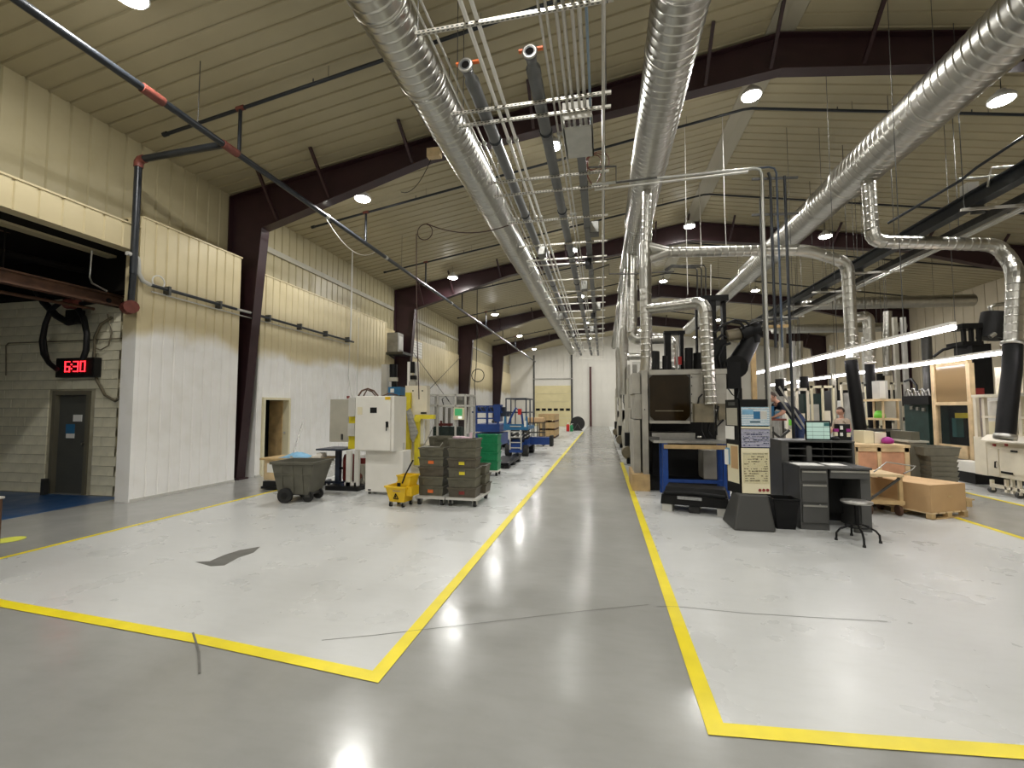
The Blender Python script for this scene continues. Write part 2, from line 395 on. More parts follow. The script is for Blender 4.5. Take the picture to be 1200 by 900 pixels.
# ---- left wall: upper liner, lower furred-out liner with ledge
wall_left = struct('wall_left', MB().box(EAVE_X-.25, EAVE_X-.03, BACK_Y, END_Y, 4.6, EAVE_Z+.1).box(EAVE_X-.25, EAVE_X-.03, 7.0, END_Y, 0, 4.6).box(EAVE_X-.25, EAVE_X-.03, BACK_Y, 0, 0, 4.6), 'upperwall')
def vpanel(w_, h, m, rib=.03):
    # panel strip in the YZ plane, facing +X
    a, b = w_/2-.010, w_/2-.010-rib*.6
    m_ = MB(); vs = []
    for z in (0, h): vs += [(-rib, -a, z), (0, -b, z), (0, b, z), (-rib, a, z)]
    # fine minor ribs
    m_.add(vs, [(0,1,5,4),(1,2,6,5),(2,3,7,6),(3,0,4,7),(0,3,2,1),(4,5,6,7)])
    return m_
up = raw('wall_panel', vpanel(.31, EAVE_Z-5.0+.02, 'upperwall'), 'upperwall')
y = .4
while y < 42:
    inst(up, 'wall_panel', wall_left, (EAVE_X, y, 5.0)); y += .31
TOPZ = 5.12
def liner(y0, y1, z0, z1, wd=.235, x=-8.45, name='wall_panel'):
    n = max(1, round((y1-y0)/wd)); ww = (y1-y0)/n; me = raw(name, vpanel(ww, z1-z0, 'liner', .022), 'liner')
    for i in range(n): inst(me, name, wall_left, (x, y0+ww*(i+.5), z0))
def backing(y0, y1, z0, z1, nm='liner_backing'):
    MB().box(-8.47-.26, -8.472, y0, y1, z0, z1).build(nm, 'liner', wall_left, world=True)
    MB().box(-9.13, -8.43, y0, y1, z1, z1+.03).build('ledge', 'liner', wall_left, world=True)
# block between side bay and first frame
backing(6.62, 8.98, 0, 5.3); liner(6.66, 8.96, .02, 5.3)
MB().box(-8.50, -8.449, 6.60, 6.675, 0, 5.3).box(-8.76, -8.4505, 6.597, 6.615, 0, 5.299).build('corner_trim', 'liner', wall_left, world=True)
# lintel over side bay
MB().box(-8.73, -8.472, -3, 6.6, 4.63, 5.08).build('lintel', 'liner', wall_left, world=True)
MB().box(-9.13, -8.43, -3, 6.6, 5.08, 5.11).build('ledge', 'liner', wall_left, world=True)
liner(.5, 6.58, 4.62, 5.08, .3)
# beyond the first frame, with the doorway
DY0, DY1, DZ = 9.83, 10.70, 1.93
for y0, y1, z0 in ((9.6, DY0-.06, 0), (DY0-.06, DY1+.06, DZ+.06), (DY1+.06, 16.2, 0)): backing(y0, y1, z0, TOPZ)
liner(9.6, DY0-.06, .02, TOPZ); liner(DY0-.06, DY1+.06, DZ+.06, TOPZ); liner(DY1+.06, 16.2, .02, TOPZ)
for y0, y1, wq in ((16.24, 18.14, .27), (18.48, 27.12, .28), (27.48, 36.12, .36), (36.48, END_Y, .46)):
    MB().box(-9.13, -9.032, y0, y1, 0, TOPZ).build('liner_backing', 'liner', wall_left, world=True)
    MB().box(-9.13, -9.0, y0, y1, TOPZ, TOPZ+.03).build('ledge', 'liner', wall_left, world=True); liner(y0, y1, .02, TOPZ, wq, -9.01)
MB().box(-9.03, -8.44, 16.2, 16.235, 0, TOPZ+.03).build('end_panel', 'liner', wall_left, world=True)
g_ = MB()
for y0, y1 in ((9.5, 18.1), (18.5, 27.1), (27.5, 36.1), (36.5, END_Y)): g_.box(EAVE_X, EAVE_X+.06, y0, y1, 6.05, 6.2)
g_.build('girt', 'machgrey', wall_left, world=True)
bb = struct('baseboard_left', MB().box(-8.47, -8.435, 6.62, 8.96, 0, .05).box(-8.47, -8.435, 9.6, DY0, 0, .05).box(-8.47, -8.435, DY1, 16.2, 0, .05), 'lightgrey')
# small doorway in the liner: frame, black panel standing in for the unlit room behind, ajar leaf
d1 = struct('door_1', MB().box(-8.6, -8.40, DY0-.06, DY0, 0, DZ+.06).box(-8.6, -8.40, DY1, DY1+.06, 0, DZ+.06).box(-8.6, -8.40, DY0, DY1, DZ, DZ+.06), 'cream')
MB().box(-9.06, -9.03, DY0, DY1, 0, DZ+.05).build('shade_panel', 'darkvoid', d1, world=True)
MB().box(-9.0, -8.6, DY1-.03, DY1+.03, .01, DZ).build('jamb_return', 'wood', d1, world=True)
cy('door_knob', 'steel', d1, P(333, 507, X=-8.6), P(333, 507, X=-8.5), .03, 10, world=True)
# ---- side bay: block wall with steel door, dark soffit
wall_bay = struct('wall_bay', MB().box(-15, -10.98, 7.02, 7.2, 0, 5.2).box(-10.02, -8.73, 7.02, 7.2, 0, 5.2).box(-10.98, -10.02, 7.02, 7.2, 2.06, 5.2), 'mortar')
BM = [raw('brick', MB().box(-.195, .195, -.02, .0, -.09, .09), 'brick'), raw('brick', MB().box(-.095, .095, -.02, .0, -.043, .043), 'brick'), raw('brick', MB().box(-.0975, .0975, -.02, 0, -.09, .09), 'brick')]
z = .1; row = 0
while z < 4.35:
    x = -12.9+(.2 if row % 2 else 0)
    while x < -9.35:
        if not (z < 2.12 and -11.2 < x < -9.8):
            dy = random.uniform(-.004, .004); inst(BM[0], 'brick', wall_bay, (x, 7.02+dy, z))
        elif z < 2.12 and (x < -11.05 or x > -9.95):
            inst(BM[2], 'brick', wall_bay, (x-.098 if x < -11 else x+.098, 7.02, z))
        x += .4
    if row % 2 == 0: inst(BM[2], 'brick', wall_bay, (-9.405, 7.02, z))
    z += .19; row += 1
z = .05; row = 0
while z < 3.5:
    x = -9.22+(.1 if row % 2 else 0)
    while x < -8.78:
        inst(BM[1], 'brick', wall_bay, (x, 7.02+random.uniform(-.004, .004), z)); x += .2
    z += .096; row += 1
struct('wall_bay_side', MB().box(-15.2, -15, 0, 7.2, 0, 5.2), 'brick'); 
struct('ceiling_bay', MB().box(-15, -8.75, 0, 7.2, 4.64, 5.12).box(-15, -8.78, 6.7, 7.0, 3.95, 4.64).box(-15, -9.2, 3.0, 3.25, 4.3, 4.64), 'darkvoid')  # shade put into the colour; header box added to blacken the wall top
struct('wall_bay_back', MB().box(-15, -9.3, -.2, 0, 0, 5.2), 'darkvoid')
d2 = struct('door_2', MB().box(-10.98, -10.90, 6.985, 7.12, 0, 2.06).box(-10.10, -10.02, 6.985, 7.12, 0, 2.06).box(-10.90, -10.10, 6.985, 7.12, 1.98, 2.06), 'doorframe')
MB().box(-10.895, -10.105, 7.07, 7.11, .01, 1.975).build('door_leaf', 'doorgrey', d2, world=True)
cy('door_handle', 'steel', d2, (-10.2, 7.07, 1.0), (-10.2, 7.02, 1.0), .025, 10, world=True)
pa = P(345/4, 1440/4.0/1, Y=7.06)
def dpx(x0, y0, x1, y1, Y=7.065): 
    a = P(x0, y0, Y=Y); b = P(x1, y1, Y=Y); return a, b
for nm, m_, q in (('notice', 'paper', (86.5, 486, 96, 494)), ('poster', 'bluebright', (78, 497, 87, 508)), ('poster', 'paper', (78, 508, 87, 513.5))):
    a, b = dpx(*q); MB().box(a.x, b.x, 7.055, 7.068, a.z, b.z).build(nm, m_, d2, world=True)
# ---- end wall, right wall, back wall
xs = [EAVE_X-.3, RIGHT_X+.3]
we = struct('wall_end', MB().prism([(EAVE_X-.3, 0), (RIGHT_X+.3, 0), (RIGHT_X+.3, EAVE_Z), (RIDGE_X, RIDGE_Z+.1), (EAVE_X-.3, EAVE_Z)], 'y', END_Y, END_Y+.25), 'endwall')
x = EAVE_X+.3
while x < RIGHT_X:
    h = ceil_z(x)-.06; m_ = MB()
    m_.box(-.285, .285, -.03, .0, 0, h)
    mm = raw('wall_panel', m_, 'endwall'); inst(mm, 'wall_panel', we, (x, END_Y, 0)); x += .6
wr = struct('wall_right', MB().box(RIGHT_X, RIGHT_X+.25, BACK_Y, END_Y, 0, EAVE_Z+.1), 'rightwall')
mm = raw('wall_panel', MB().box(-.03, 0, -.285, .285, 0, EAVE_Z-.03), 'rightwall'); y = 2.3
while y < END_Y: inst(mm, 'wall_panel', wr, (RIGHT_X, y, 0)); y += .6
struct('wall_back', MB().prism([(EAVE_X-.3, 0), (RIGHT_X+.3, 0), (RIGHT_X+.3, EAVE_Z), (RIDGE_X, RIDGE_Z+.1), (EAVE_X-.3, EAVE_Z)], 'y', BACK_Y-.25, BACK_Y), 'endwall')
# overhead sectional door, personnel line and dark post on the end wall
e0, e1 = P(627, 455, Y=END_Y), P(669, 455, Y=END_Y)
d3 = struct('door_3', MB().box(e0.x-.18, e0.x-.02, END_Y-.12, END_Y-.02, 0, 7).box(e1.x+.02, e1.x+.18, END_Y-.12, END_Y-.02, 0, 7), 'darksteel')
zt = P(640, 452, Y=END_Y).z
for k in range(5):
    h = zt/5
    MB().box(e0.x, e1.x, END_Y-.09, END_Y-.03, k*h+.01, (k+1)*h-.01).build('door_section', 'doorpanel', d3, world=True)
zw = P(640, 480, Y=END_Y).z
for k in range(6):
    xx = e0.x+(e1.x-e0.x)*(k+.5)/6
    MB().box(xx-.2, xx+.2, END_Y-.10, END_Y-.085, zw-.12, zw+.12).build('door_window', 'black', d3, world=True)
MB().box(e0.x-.2, e1.x+.2, END_Y-.14, END_Y-.05, P(640, 444, Y=END_Y).z-.04, P(640, 444, Y=END_Y).z+.04).build('cross_rail', 'steel', d3, world=True)
px_ = P(692, 450, Y=END_Y).x
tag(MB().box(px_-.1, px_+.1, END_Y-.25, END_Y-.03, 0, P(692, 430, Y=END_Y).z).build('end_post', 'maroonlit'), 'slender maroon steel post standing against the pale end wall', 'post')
# ---- maroon rigid frames
def xz_i(pts_out, pts_in, y, fw_, name, parent):
    # web between two polylines + a flange on each
    m_ = MB()
    for i in range(len(pts_out)-1):
        m_.prism([pts_out[i], pts_out[i+1], pts_in[i+1], pts_in[i]], 'y', y-.008, y+.008)
    for pts in (pts_out, pts_in):
        for i in range(len(pts)-1):
            m_.bar((pts[i][0], y, pts[i][1]), (pts[i+1][0], y, pts[i+1][1]), fw_, .022, up=(0, 1, 0)) if False else None
            a = Vector((pts[i][0], 0, pts[i][1])); b = Vector((pts[i+1][0], 0, pts[i+1][1])); d = (b-a).normalized(); n = Vector((-d.z, 0, d.x))*.011
            q = [a-n, b-n, b+n, a+n]
            m_.prism([(v.x, v.z) for v in q], 'y', y-fw_/2, y+fw_/2)
    return m_.build(name, 'maroon', parent, world=True)
def frame(y, label):
    t = thing('rigid_portal', label, 'steel portal', (RIDGE_X, y, 0), 0, 'maroon rigid roof frames')
    s = .07
    cz = lambda x: ceil_z(x)-s
    Lo = [(EAVE_X+.04, 0), (EAVE_X+.04, cz(EAVE_X+.04))]; Li = [(-8.60, 0), (-8.12, 6.12)]
    xz_i(Lo, Li, y, .26, 'column', t)
    xz_i([(EAVE_X+.04, cz(EAVE_X+.04)), (-3.8, cz(-3.8)), (RIDGE_X, cz(RIDGE_X))], [(-8.12, 6.12), (-3.8, cz(-3.8)-.46), (RIDGE_X, cz(RIDGE_X)-.72)], y, .26, 'rafter', t)
    m = lambda p: (2*RIDGE_X-p[0], p[1])
    xz_i([m(p) for p in ((EAVE_X+.04, cz(EAVE_X+.04)), (-3.8, cz(-3.8)), (RIDGE_X, cz(RIDGE_X)))], [m(p) for p in ((-8.12, 6.12), (-3.8, cz(-3.8)-.46), (RIDGE_X, cz(RIDGE_X)-.72))], y, .26, 'rafter', t)
    xz_i([m(p) for p in Lo], [m(p) for p in Li], y, .26, 'column', t)
    bz = lambda x: (6.12+(x+8.12)/4.32*(cz(-3.8)-.46-6.12)) if x < -3.8 else cz(-3.8)-.46+(x+3.8)/(RIDGE_X+3.8)*(cz(RIDGE_X)-.72-cz(-3.8)+.46)
    for x in (-7.7, -6.3, -4.2, -1.4, 2.1, 3.3):
        for xx in ((x,) if x > 3 else (x, 2*RIDGE_X-x)):
            MB().bar((xx, y-.85, ceil_z(xx)-.01), (xx, y-.11, bz(x)+.05), .06, .06).build('fly_brace', 'maroon', t, world=True)
    MB().box(EAVE_X+.02, -8.5, y-.15, y+.15, 0, .03).build('base_plate', 'maroon', t, world=True)
for y, l in ((9.3, 'maroon steel roof frame with tapered column beside the white block wall'), (18.3, 'maroon steel roof frame carrying the small grey box on its column'),
             (27.3, 'maroon steel roof frame behind the clear machine cell'), (36.3, 'maroon steel roof frame nearest to the end wall')): frame(y, l)
# wall cross bracing
for a, b in (((486, 408), (514, 462)), ((531, 405), (499, 462))):
    pass
t = thing('cross_brace', 'thin crossed steel rods bracing the wall between two maroon columns', 'brace', (-8.9, 22.5, 0))
for z0, z1 in ((1.2, 5.0), (5.0, 1.2)):
    cy('brace_rod', 'darksteel', t, (-8.9, 18.5, z0), (-8.9, 27.1, z1), .016, 6, world=True)
# ================================================================ OVERHEAD: lights
def high_bay(x, y, z, label, group, first=[None]):
    t = thing('high_bay_light', label, 'ceiling light', (x, y, z), 0, group)
    if first[0] is None:
        first[0] = (raw('housing', MB().lathe([(.03, .22), (.07, .21), (.09, .16), (.15, .13), (.21, .06), (.215, .0), (.19, .0)], n=20), 'lightgrey'),
                    raw('lens', MB().lathe([(.19, .002), (.18, -.025), (.12, -.045), (.02, -.055)], n=20), 'lens'))
    inst(first[0][0], 'housing', t, (0,0,0)); inst(first[0][1], 'lens', t, (0,0,0))
    cy('hanger_rod', 'darksteel', t, (0,0,.2), (0,0,ceil_z(x)-z+.02), .008, 6)
    a = bpy.data.lights.new('high_bay_beam', 'AREA'); a.shape = 'DISK'; a.size = .3; a.energy = LIGHT_W; a.color = LIGHT_COL
    o = bpy.data.objects.new('high_bay_beam', a); C.objects.link(o); o.parent = t; o.location = (0,0,-.05)
    p = bpy.data.lights.new('high_bay_glow', 'POINT'); p.energy = GLOW_W; p.shadow_soft_size = .1; p.color = LIGHT_COL
    o = bpy.data.objects.new('high_bay_glow', p); C.objects.link(o); o.parent = t; o.location = (0,0,-.16)
LY = (-4.0, 3.1, 10.15, 17.2, 24.5, 32.2, 39.5)
for yy in LY: high_bay(-6.0, yy+(1.3 if yy > 0 and yy < 5 else 0), 7.1, 'round high-bay lamp in the row above the floor beside the white panelled wall', 'high-bay lamps nearest the left wall')
for yy in LY: high_bay(-1.08, yy, 7.9, 'round high-bay lamp shining through the pipe and conduit rack', 'high-bay lamps over the pipe rack')
for yy in LY: high_bay(3.25, yy, 8.5, 'round high-bay lamp hanging just beside the ridge strip of the roof', 'high-bay lamps at the ridge')
for yy in LY: high_bay(7.75, yy, 7.75, 'round high-bay lamp above the machines beyond the large right-hand duct', 'high-bay lamps beyond the right duct')
# ================================================================ ducts
def rib_duct(p, q, r, pitch=.15, n=24, rib=.010):
    p = Vector(p); q = Vector(q); d = q-p; L_ = d.length; d.normalize(); m_ = MB(); rings = []
    k = max(1, int(L_/pitch))
    for i in range(k):
        a = L_*i/k
        for q_, e_ in ((.003, 0), (.012, 0), (L_/k-.040, 0), (L_/k-.033, 0), (L_/k-.024, rib), (L_/k-.010, rib)): rings.append(m_.ring(p+d*(a+q_), d, r+e_, n))
    rings.append(m_.ring(q, d, r, n))
    return m_.loft(rings)
def band(p, q, r, w_=.09, n=26):
    p = Vector(p); d = (Vector(q)-p).normalized(); m_ = MB()
    return m_.loft([m_.ring(p-d*w_/2, d, r-.01, n), m_.ring(p-d*w_/2, d, r+.012, n), m_.ring(p, d, r+.02, n), m_.ring(p+d*w_/2, d, r+.012, n), m_.ring(p+d*w_/2, d, r-.01, n)], False)
def elbow(pts, r, n=20, m='galv', parent=None):   # gored elbow with flat facets
    m_ = MB(); pts = [Vector(p) for p in pts]; rings = []
    for i, p in enumerate(pts):
        d = (pts[min(i+1, len(pts)-1)]-pts[max(i-1, 0)]); rings.append(m_.ring(p, d, r*1.06, n))
    # align rings
    for i in range(1, len(rings)):
        best = min(range(n), key=lambda k: sum((rings[i][(j+k) % n]-rings[i-1][j]).length for j in range(0, n, 3)))
        fl = rings[i][best:]+rings[i][:best]
        rv = rings[i][::-1]; best2 = min(range(n), key=lambda k: sum((rv[(j+k) % n]-rings[i-1][j]).length for j in range(0, n, 3)))
        fr = rv[best2:]+rv[:best2]
        c1 = sum((fl[j]-rings[i-1][j]).length for j in range(n)); c2 = sum((fr[j]-rings[i-1][j]).length for j in range(n))
        rings[i] = fl if c1 <= c2 else fr
    return m_.loft(rings, True, False).build('elbow', m, parent, world=True)
def main_duct(label, x, z, secs, hang=True):
    t = thing('spiral_duct', label, 'duct', (x, secs[0][0], z-secs[0][2]))
    for i, (y0, y1, r) in enumerate(secs):
        rib_duct((x, y0, z), (x, y1, z), r).build('duct_section', 'galv', t, world=True)
        if i: band((x, y0, z), (x, y0+1, z), max(r, secs[i-1][2])).build('joint_band', 'galv', t, world=True)
        yy = y0+1.2
        while yy < y1:
            band((x, yy, z), (x, yy+1, z), r, .04).build('hanger_strap', 'galv', t, world=True)
            cy('hanger_rod', 'darksteel', t, (x, yy, z+r), (x, yy, ceil_z(x)), .006, 5, world=True); yy += 3.05
    return t
main_duct('large galvanised spiral duct running beside the pipe rack above the aisle', -2.68, 6.84, [(.6, 6.2, .365), (6.2, 15.5, .345), (15.5, 26, .32), (26, 40, .28)])
main_duct('large galvanised spiral duct over the aisle edge above the black-windowed press', 1.04, 6.95, [(.6, 5.3, .43), (5.3, 12.6, .365), (12.6, 20, .32), (20, 38, .26)])
main_duct('large galvanised spiral duct over the workbenches near the hanging busway', 5.45, 6.80, [(1.0, 11.0, .40), (11.0, 18, .36), (18, 30, .30)])
def duct_run(name, label, pts, r, m='galv', cut=.22, group=None, pitch=.14, hang=False):
    # straight ribbed lengths joined by gored elbows
    pts = [Vector(p) for p in pts]; t = thing(name, label, 'duct', pts[-1]-Vector((0,0,0)), 0, group)
    ends = []
    for i in range(len(pts)-1):
        a, b = pts[i], pts[i+1]; d = (b-a).normalized(); L_ = (b-a).length; c = min(cut, L_*.4)
        s = a+d*(c if i else 0); e = b-d*(c if i < len(pts)-2 else 0)
        rib_duct(s, e, r, pitch, 18, .005).build('duct_section', m, t, world=True); ends.append((s, e))
    if hang:
        for u in (.2, .8):
            q_ = pts[0].lerp(pts[1], u); cy('hanger_rod', 'darksteel', t, q_+Vector((0,0,r)), (q_.x, q_.y, ceil_z(q_.x)), .007, 5, world=True)
    for i in range(1, len(pts)-1):
        a, c, b = ends[i-1][1], pts[i], ends[i][0]
        q = [a.lerp(c, u).lerp(c.lerp(b, u), u) for u in (0, .25, .5, .75, 1)]
        elbow(q, r, 18, m, t)
    return t
BR = 'branch ducts dropping to the machines'
# press drop from the middle duct, with branch to press and cross-over branch
t = duct_run('branch_duct', 'galvanised branch duct dropping from the middle duct beside the press', [(1.04, 10.2, 6.62), (.97, 10.2, 4.6), (.97, 10.2, 2.6), (.80, 10.25, 1.9)], .125)
z5 = P(755, 297, Y=10.2).z
MB().cyl((.99, 10.2, z5-.22), (.99, 10.2, z5+.22), .135, 18).cyl((1.0, 10.2, z5+.15), (1.45, 10.2, z5), .115, 16).cyl((1.0, 10.2, z5-.15), (1.45, 10.2, z5), .115, 16).build('wye_fitting', 'galv', t, world=True)
pe = P(945, 293, Y=10.3); pf = P(993, 308, Y=10.5)
duct_run('branch_duct', 'galvanised cross-over duct from the press drop to the ribbed vertical duct over the desk', [(1.4, 10.2, z5), (pe.x, 10.3, pe.z), (pf.x, 10.5, pf.z), (pf.x+.02, 10.5, P(997, 420, Y=10.5).z)], .115)
pa, pb = P(997, 422, Y=10.5), P(1008, 505, Y=10.5)
tag(MB().tube([pa, pa.lerp(pb, .3), pa.lerp(pb, .7), pb], .115, 16).build('flexible_hose', 'black'), 'black flexible hose hanging below the ribbed vertical duct behind the desk', 'hose')
za = P(760, 362, Y=10.2).z; pq = P(826, 354, Y=9.5)
duct_run('branch_duct', 'galvanised duct arching from the branch drop down the face of the press', [(.98, 10.2, za), (pq.x, 9.5, pq.z), (P(832, 474, Y=9.5).x, 9.5, P(832, 474, Y=9.5).z)], .12, pitch=.13)
# right main drop
zr = P(1020, 283, Y=10.2).z; pr2 = P(1168, 287, Y=10.4); 
duct_run('branch_duct', 'galvanised duct dropping from the right-hand main duct and running right under the busway', [(5.45, 10.25, 6.45), (5.45, 10.2, zr), (pr2.x, 10.4, pr2.z), (pr2.x+.12, 10.3, pr2.z-.35), (P(1190, 320, Y=10).x, 10.0, P(1190, 320, Y=10).z), (P(1187, 400, Y=10).x, 10.0, P(1187, 400, Y=10).z)], .125)
pa, pb = P(1187, 402, Y=10), P(1178, 512, Y=9.9)
t = thing('flexible_hose', 'thick black flexible hose with steel cuff above the cream machine', 'hose', pb)
MB().tube([pa, pa.lerp(pb, .3)+Vector((.02,0,0)), pa.lerp(pb, .7), pb], .14, 16).build('hose_body', 'black', t, world=True)
band(pb, pa, .14, .1).build('hose_cuff', 'steel', t, world=True); band(pa, pb, .15, .06).build('hose_cuff', 'steel', t, world=True)
# second and third aisle machines: drops with hooked arms
for k, (yy, lab) in enumerate(((14.6, 'galvanised duct arching over the second aisle machine'), (19.5, 'galvanised duct arching over the third aisle machine'))):
    zt_ = P(770, 397, Y=14.6).z
    duct_run('branch_duct', lab, [(1.0, yy, 6.7), (.95, yy, zt_), (P(786, 397, Y=14.6).x, yy, zt_), (P(786, 397, Y=14.6).x, yy, 2.55)], .16)
    duct_run('branch_duct', lab.replace('arching over', 'dropping beside'), [(.93, yy+1.6, 6.7), (.75, yy+1.6, 4.3), (.75, yy+1.6, 2.2)], .13)
# background horizontals on the right
a, b = P(925, 357, Y=19.5), P(1140, 352, Y=19.5)
duct_run('branch_duct', 'long horizontal galvanised duct in front of the far wall, behind the ribbed duct', [a, b], .23, hang=True)
a, b = P(905, 386, Y=22.6), P(1060, 383, Y=22.6)
duct_run('branch_duct', 'lower horizontal galvanised duct crossing behind the glowing tube lamps', [a, b], .2, hang=True)
a = P(1018, 372, Y=13.5)
duct_run('branch_duct', 'short galvanised duct with curled top ending in a black hose', [a+Vector((-.35, 0, 0)), a+Vector((0,0,.05)), P(1019, 425, Y=13.5)], .13, hang=True)
pa, pb = P(1019, 427, Y=13.5), P(1024, 505, Y=13.5)
tag(MB().tube([pa, pa.lerp(pb, .5), pb], .11, 14).build('flexible_hose', 'black'), 'slim black flexible hose under the curled galvanised duct', 'hose')
for k, (px0, y0, y1, Yd) in enumerate(((917, 370, 452, 20), (937, 400, 470, 22), (1040, 365, 440, 19))):
    a, b = P(px0, y0, Y=Yd), P(px0, y1, Y=Yd)
    duct_run('branch_duct', 'slender vertical galvanised duct among the far machines', [Vector((a.x, a.y, ceil_z(a.x)-.3)) if False else a, b], .13, group=BR, hang=True)
# ================================================================ busway / crane beam on the right
t = thing('overhead_busway', 'dark steel beam with busway hanging over the right-hand workbenches', 'beam', (6.72, 13, 5.3))
MB().box(6.62, 6.82, 6.3, 22, 5.40, 5.43).box(6.62, 6.82, 6.3, 22, 5.64, 5.67).box(6.705, 6.735, 6.3, 22, 5.42, 5.66).build('beam', 'blackpipe', t, world=True)
MB().box(7.08, 7.24, 6.3, 22, 5.25, 5.38).build('busway', 'darksteel', t, world=True)
yy = 7.2
while yy < 22:
    MB().box(6.25, 7.55, yy-.02, yy+.02, 5.19, 5.235).build('trapeze_strut', 'strut', t, world=True)
    for xx in (6.3, 7.5): cy('hanger_rod', 'darksteel', t, (xx, yy, 5.19), (xx, yy, ceil_z(xx)), .008, 5, world=True)
    MB().box(6.62, 6.82, yy+.3, yy+.33, 5.235, 5.42).build('beam_clip', 'darksteel', t, world=True); yy += 1.9
MB().box(6.65, 6.83, 9.5, 9.68, 5.67, 5.88).build('junction_box', 'lightgrey', t, world=True)
for xx in (7.34, 7.44): cy('conduit_pipe', 'conduit', t, (xx, 6.3, 5.26), (xx, 22, 5.26), .024, 8, world=True)
t = thing('sprinkler_pipe', 'thin black pipe slanting under the roof above the busway', 'pipe', P(1140, 195, Y=9))
MB().tube([P(1200, 160, Y=8.6), P(1145, 196, Y=8.8), P(1125, 212, Y=9), P(1040, 262, Y=9.6)], .025, 8).build('pipe_run', 'blackpipe', t, world=True)
t = thing('conduit_loop', 'pair of bright conduits curving above the busway', 'conduit', P(1180, 205, Y=9))
for k in (0, 9): 
    MB().tube([P(1122+k*4, 210+k, Y=9), P(1150+k, 208, Y=9), P(1162, 206-k, Y=9), P(1200, 203-k, Y=8.8)], .02, 8).build('conduit_pipe', 'conduit', t, world=True)
# ================================================================ pipe rack over the aisle
RZ = 6.2
rack_bars = [3.2, 4.75, 6.22, 6.52, 8.35, 8.9, 10.3, 11.9, 13.1, 13.6, 15.3, 16.9, 17.8, 18.9, 20.4, 22, 23.6, 25.2, 26.8, 28.4, 30, 32, 34, 35.6, 38, 40]
for yy in rack_bars:
    t = thing('strut_trapeze', 'perforated steel strut trapeze carrying pipes and conduits above the aisle', 'hanger', (-.95, yy, RZ-.02), 0, 'trapeze hangers of the pipe rack')
    x0 = -2.22 if yy > 5 else -2.15
    MB().box(x0, .17, yy-.02, yy+.02, RZ-.03, RZ-.026).box(x0, .17, yy-.021, yy-.017, RZ-.03, RZ+.008).box(x0, .17, yy+.017, yy+.021, RZ-.03, RZ+.008).build('strut_channel', 'strut', t, world=True)
    if yy < 12:
        m_ = MB(); x = x0+.05
        while x < .1:
            m_.box(x-.016, x+.016, yy-.0215, yy-.0165, RZ-.019, RZ-.005).box(x-.016, x+.016, yy-.006, yy+.006, RZ-.0305, RZ-.026); x += .06
        m_.build('slot_holes', 'deskdark', t, world=True)['kind'] = 'stuff'
    for xx in (-2.12, .10): cy('threaded_rod', 'darksteel', t, (xx, yy, RZ-.05), (xx, yy, ceil_z(xx)), .007, 5, world=True)
def ypipe(name, label, cat, x, z, y0, y1, r, m, n=10, group=None, clamps=0):
    t = thing(name, label, cat, (x, y0, z-r), 0, group)
    cy('pipe_run', m, t, (x, y0, z), (x, y1, z), r, n, world=True)
    yy = y0+1.4
    while clamps and yy < y1:
        band((x, yy, z), (x, yy+1, z), r, .08, 10).build('coupling', 'galvdull' if clamps == 1 else 'blackpipe', t, world=True); yy += clamps if clamps > 1 else 3.1
    return t
def bigpipe(label, x, y0):
    t = ypipe('header_pipe', label, 'pipe', x, RZ+.10, y0, 38, .095, 'pvcgrey', 16, None, 3.0)
    m_ = MB(); r0 = .065
    m_.loft([m_.ring((x, y0-.30, RZ+.1), (0,1,0), .055, 16), m_.ring((x, y0-.30, RZ+.1), (0,1,0), .085, 16), m_.ring((x, y0-.22, RZ+.1), (0,1,0), .085, 16), m_.ring((x, y0-.21, RZ+.1), (0,1,0), .07, 16), m_.ring((x, y0-.05, RZ+.1), (0,1,0), .07, 16), m_.ring((x, y0, RZ+.1), (0,1,0), .10, 16), m_.ring((x, y0+.12, RZ+.1), (0,1,0), .10, 16)], False)
    m_.build('valve_body', 'pvcgrey', t, world=True)
    cy('open_end', 'darkvoid', t, (x, y0-.29, RZ+.1), (x, y0-.20, RZ+.1), .055, 16, world=True)
    band((x, y0-.29, RZ+.1), (x, y0, RZ+.1), .085, .025, 16).build('end_ring', 'steel', t, world=True)
    MB().box(x-.16, x+.16, y0-.22, y0-.17, RZ+.19, RZ+.215).cyl((x, y0-.195, RZ+.15), (x, y0-.195, RZ+.2), .02, 8).build('valve_handle', 'orange', t, world=True)
bigpipe('dark header pipe with open end and orange valve handle, next to the left duct', -1.75, 5.75)
bigpipe('dark header pipe with open end and orange valve handle, in the middle of the rack', -.87, 5.70)
for x, lab in ((-1.50, 'white conduit on the rack, the one beside its twin nearer the left duct'), (-1.38, 'white conduit on the rack, the one of the pair nearer the middle header pipe')):
    ypipe('white_conduit', lab, 'conduit', x, RZ+.028, 2.6, 36, .027, 'whitepvc', 10, None, 1)
for x in (-2.02, -1.93): ypipe('steel_conduit', 'thin steel conduit clipped to the rack alongside the left duct', 'conduit', x, RZ+.03, 2.6, 36, .016, 'conduit', 8, 'thin conduits by the left duct', 1)
for x in (-.66, -.58): ypipe('steel_conduit', 'thin steel conduit between the middle header pipe and the wireway', 'conduit', x, RZ+.03, 2.6, 38, .017, 'conduit', 8, 'thin conduits in the middle of the rack', 1)
for i, x in enumerate((-.47, -.39, -.29, -.21)):
    t = thing('steel_conduit', 'steel conduit bending down into the grey wireway box on the rack', 'conduit', (x, 4, RZ), 0, 'conduits feeding the wireway box')
    MB().tube([(x, 2.6, RZ+.035), (x, 6.4, RZ+.035), (x, 6.6, RZ+.02), (x+.01, 6.9, RZ-.05)], .022 if i < 3 else .026, 8).build('pipe_run', 'conduit', t, world=True)
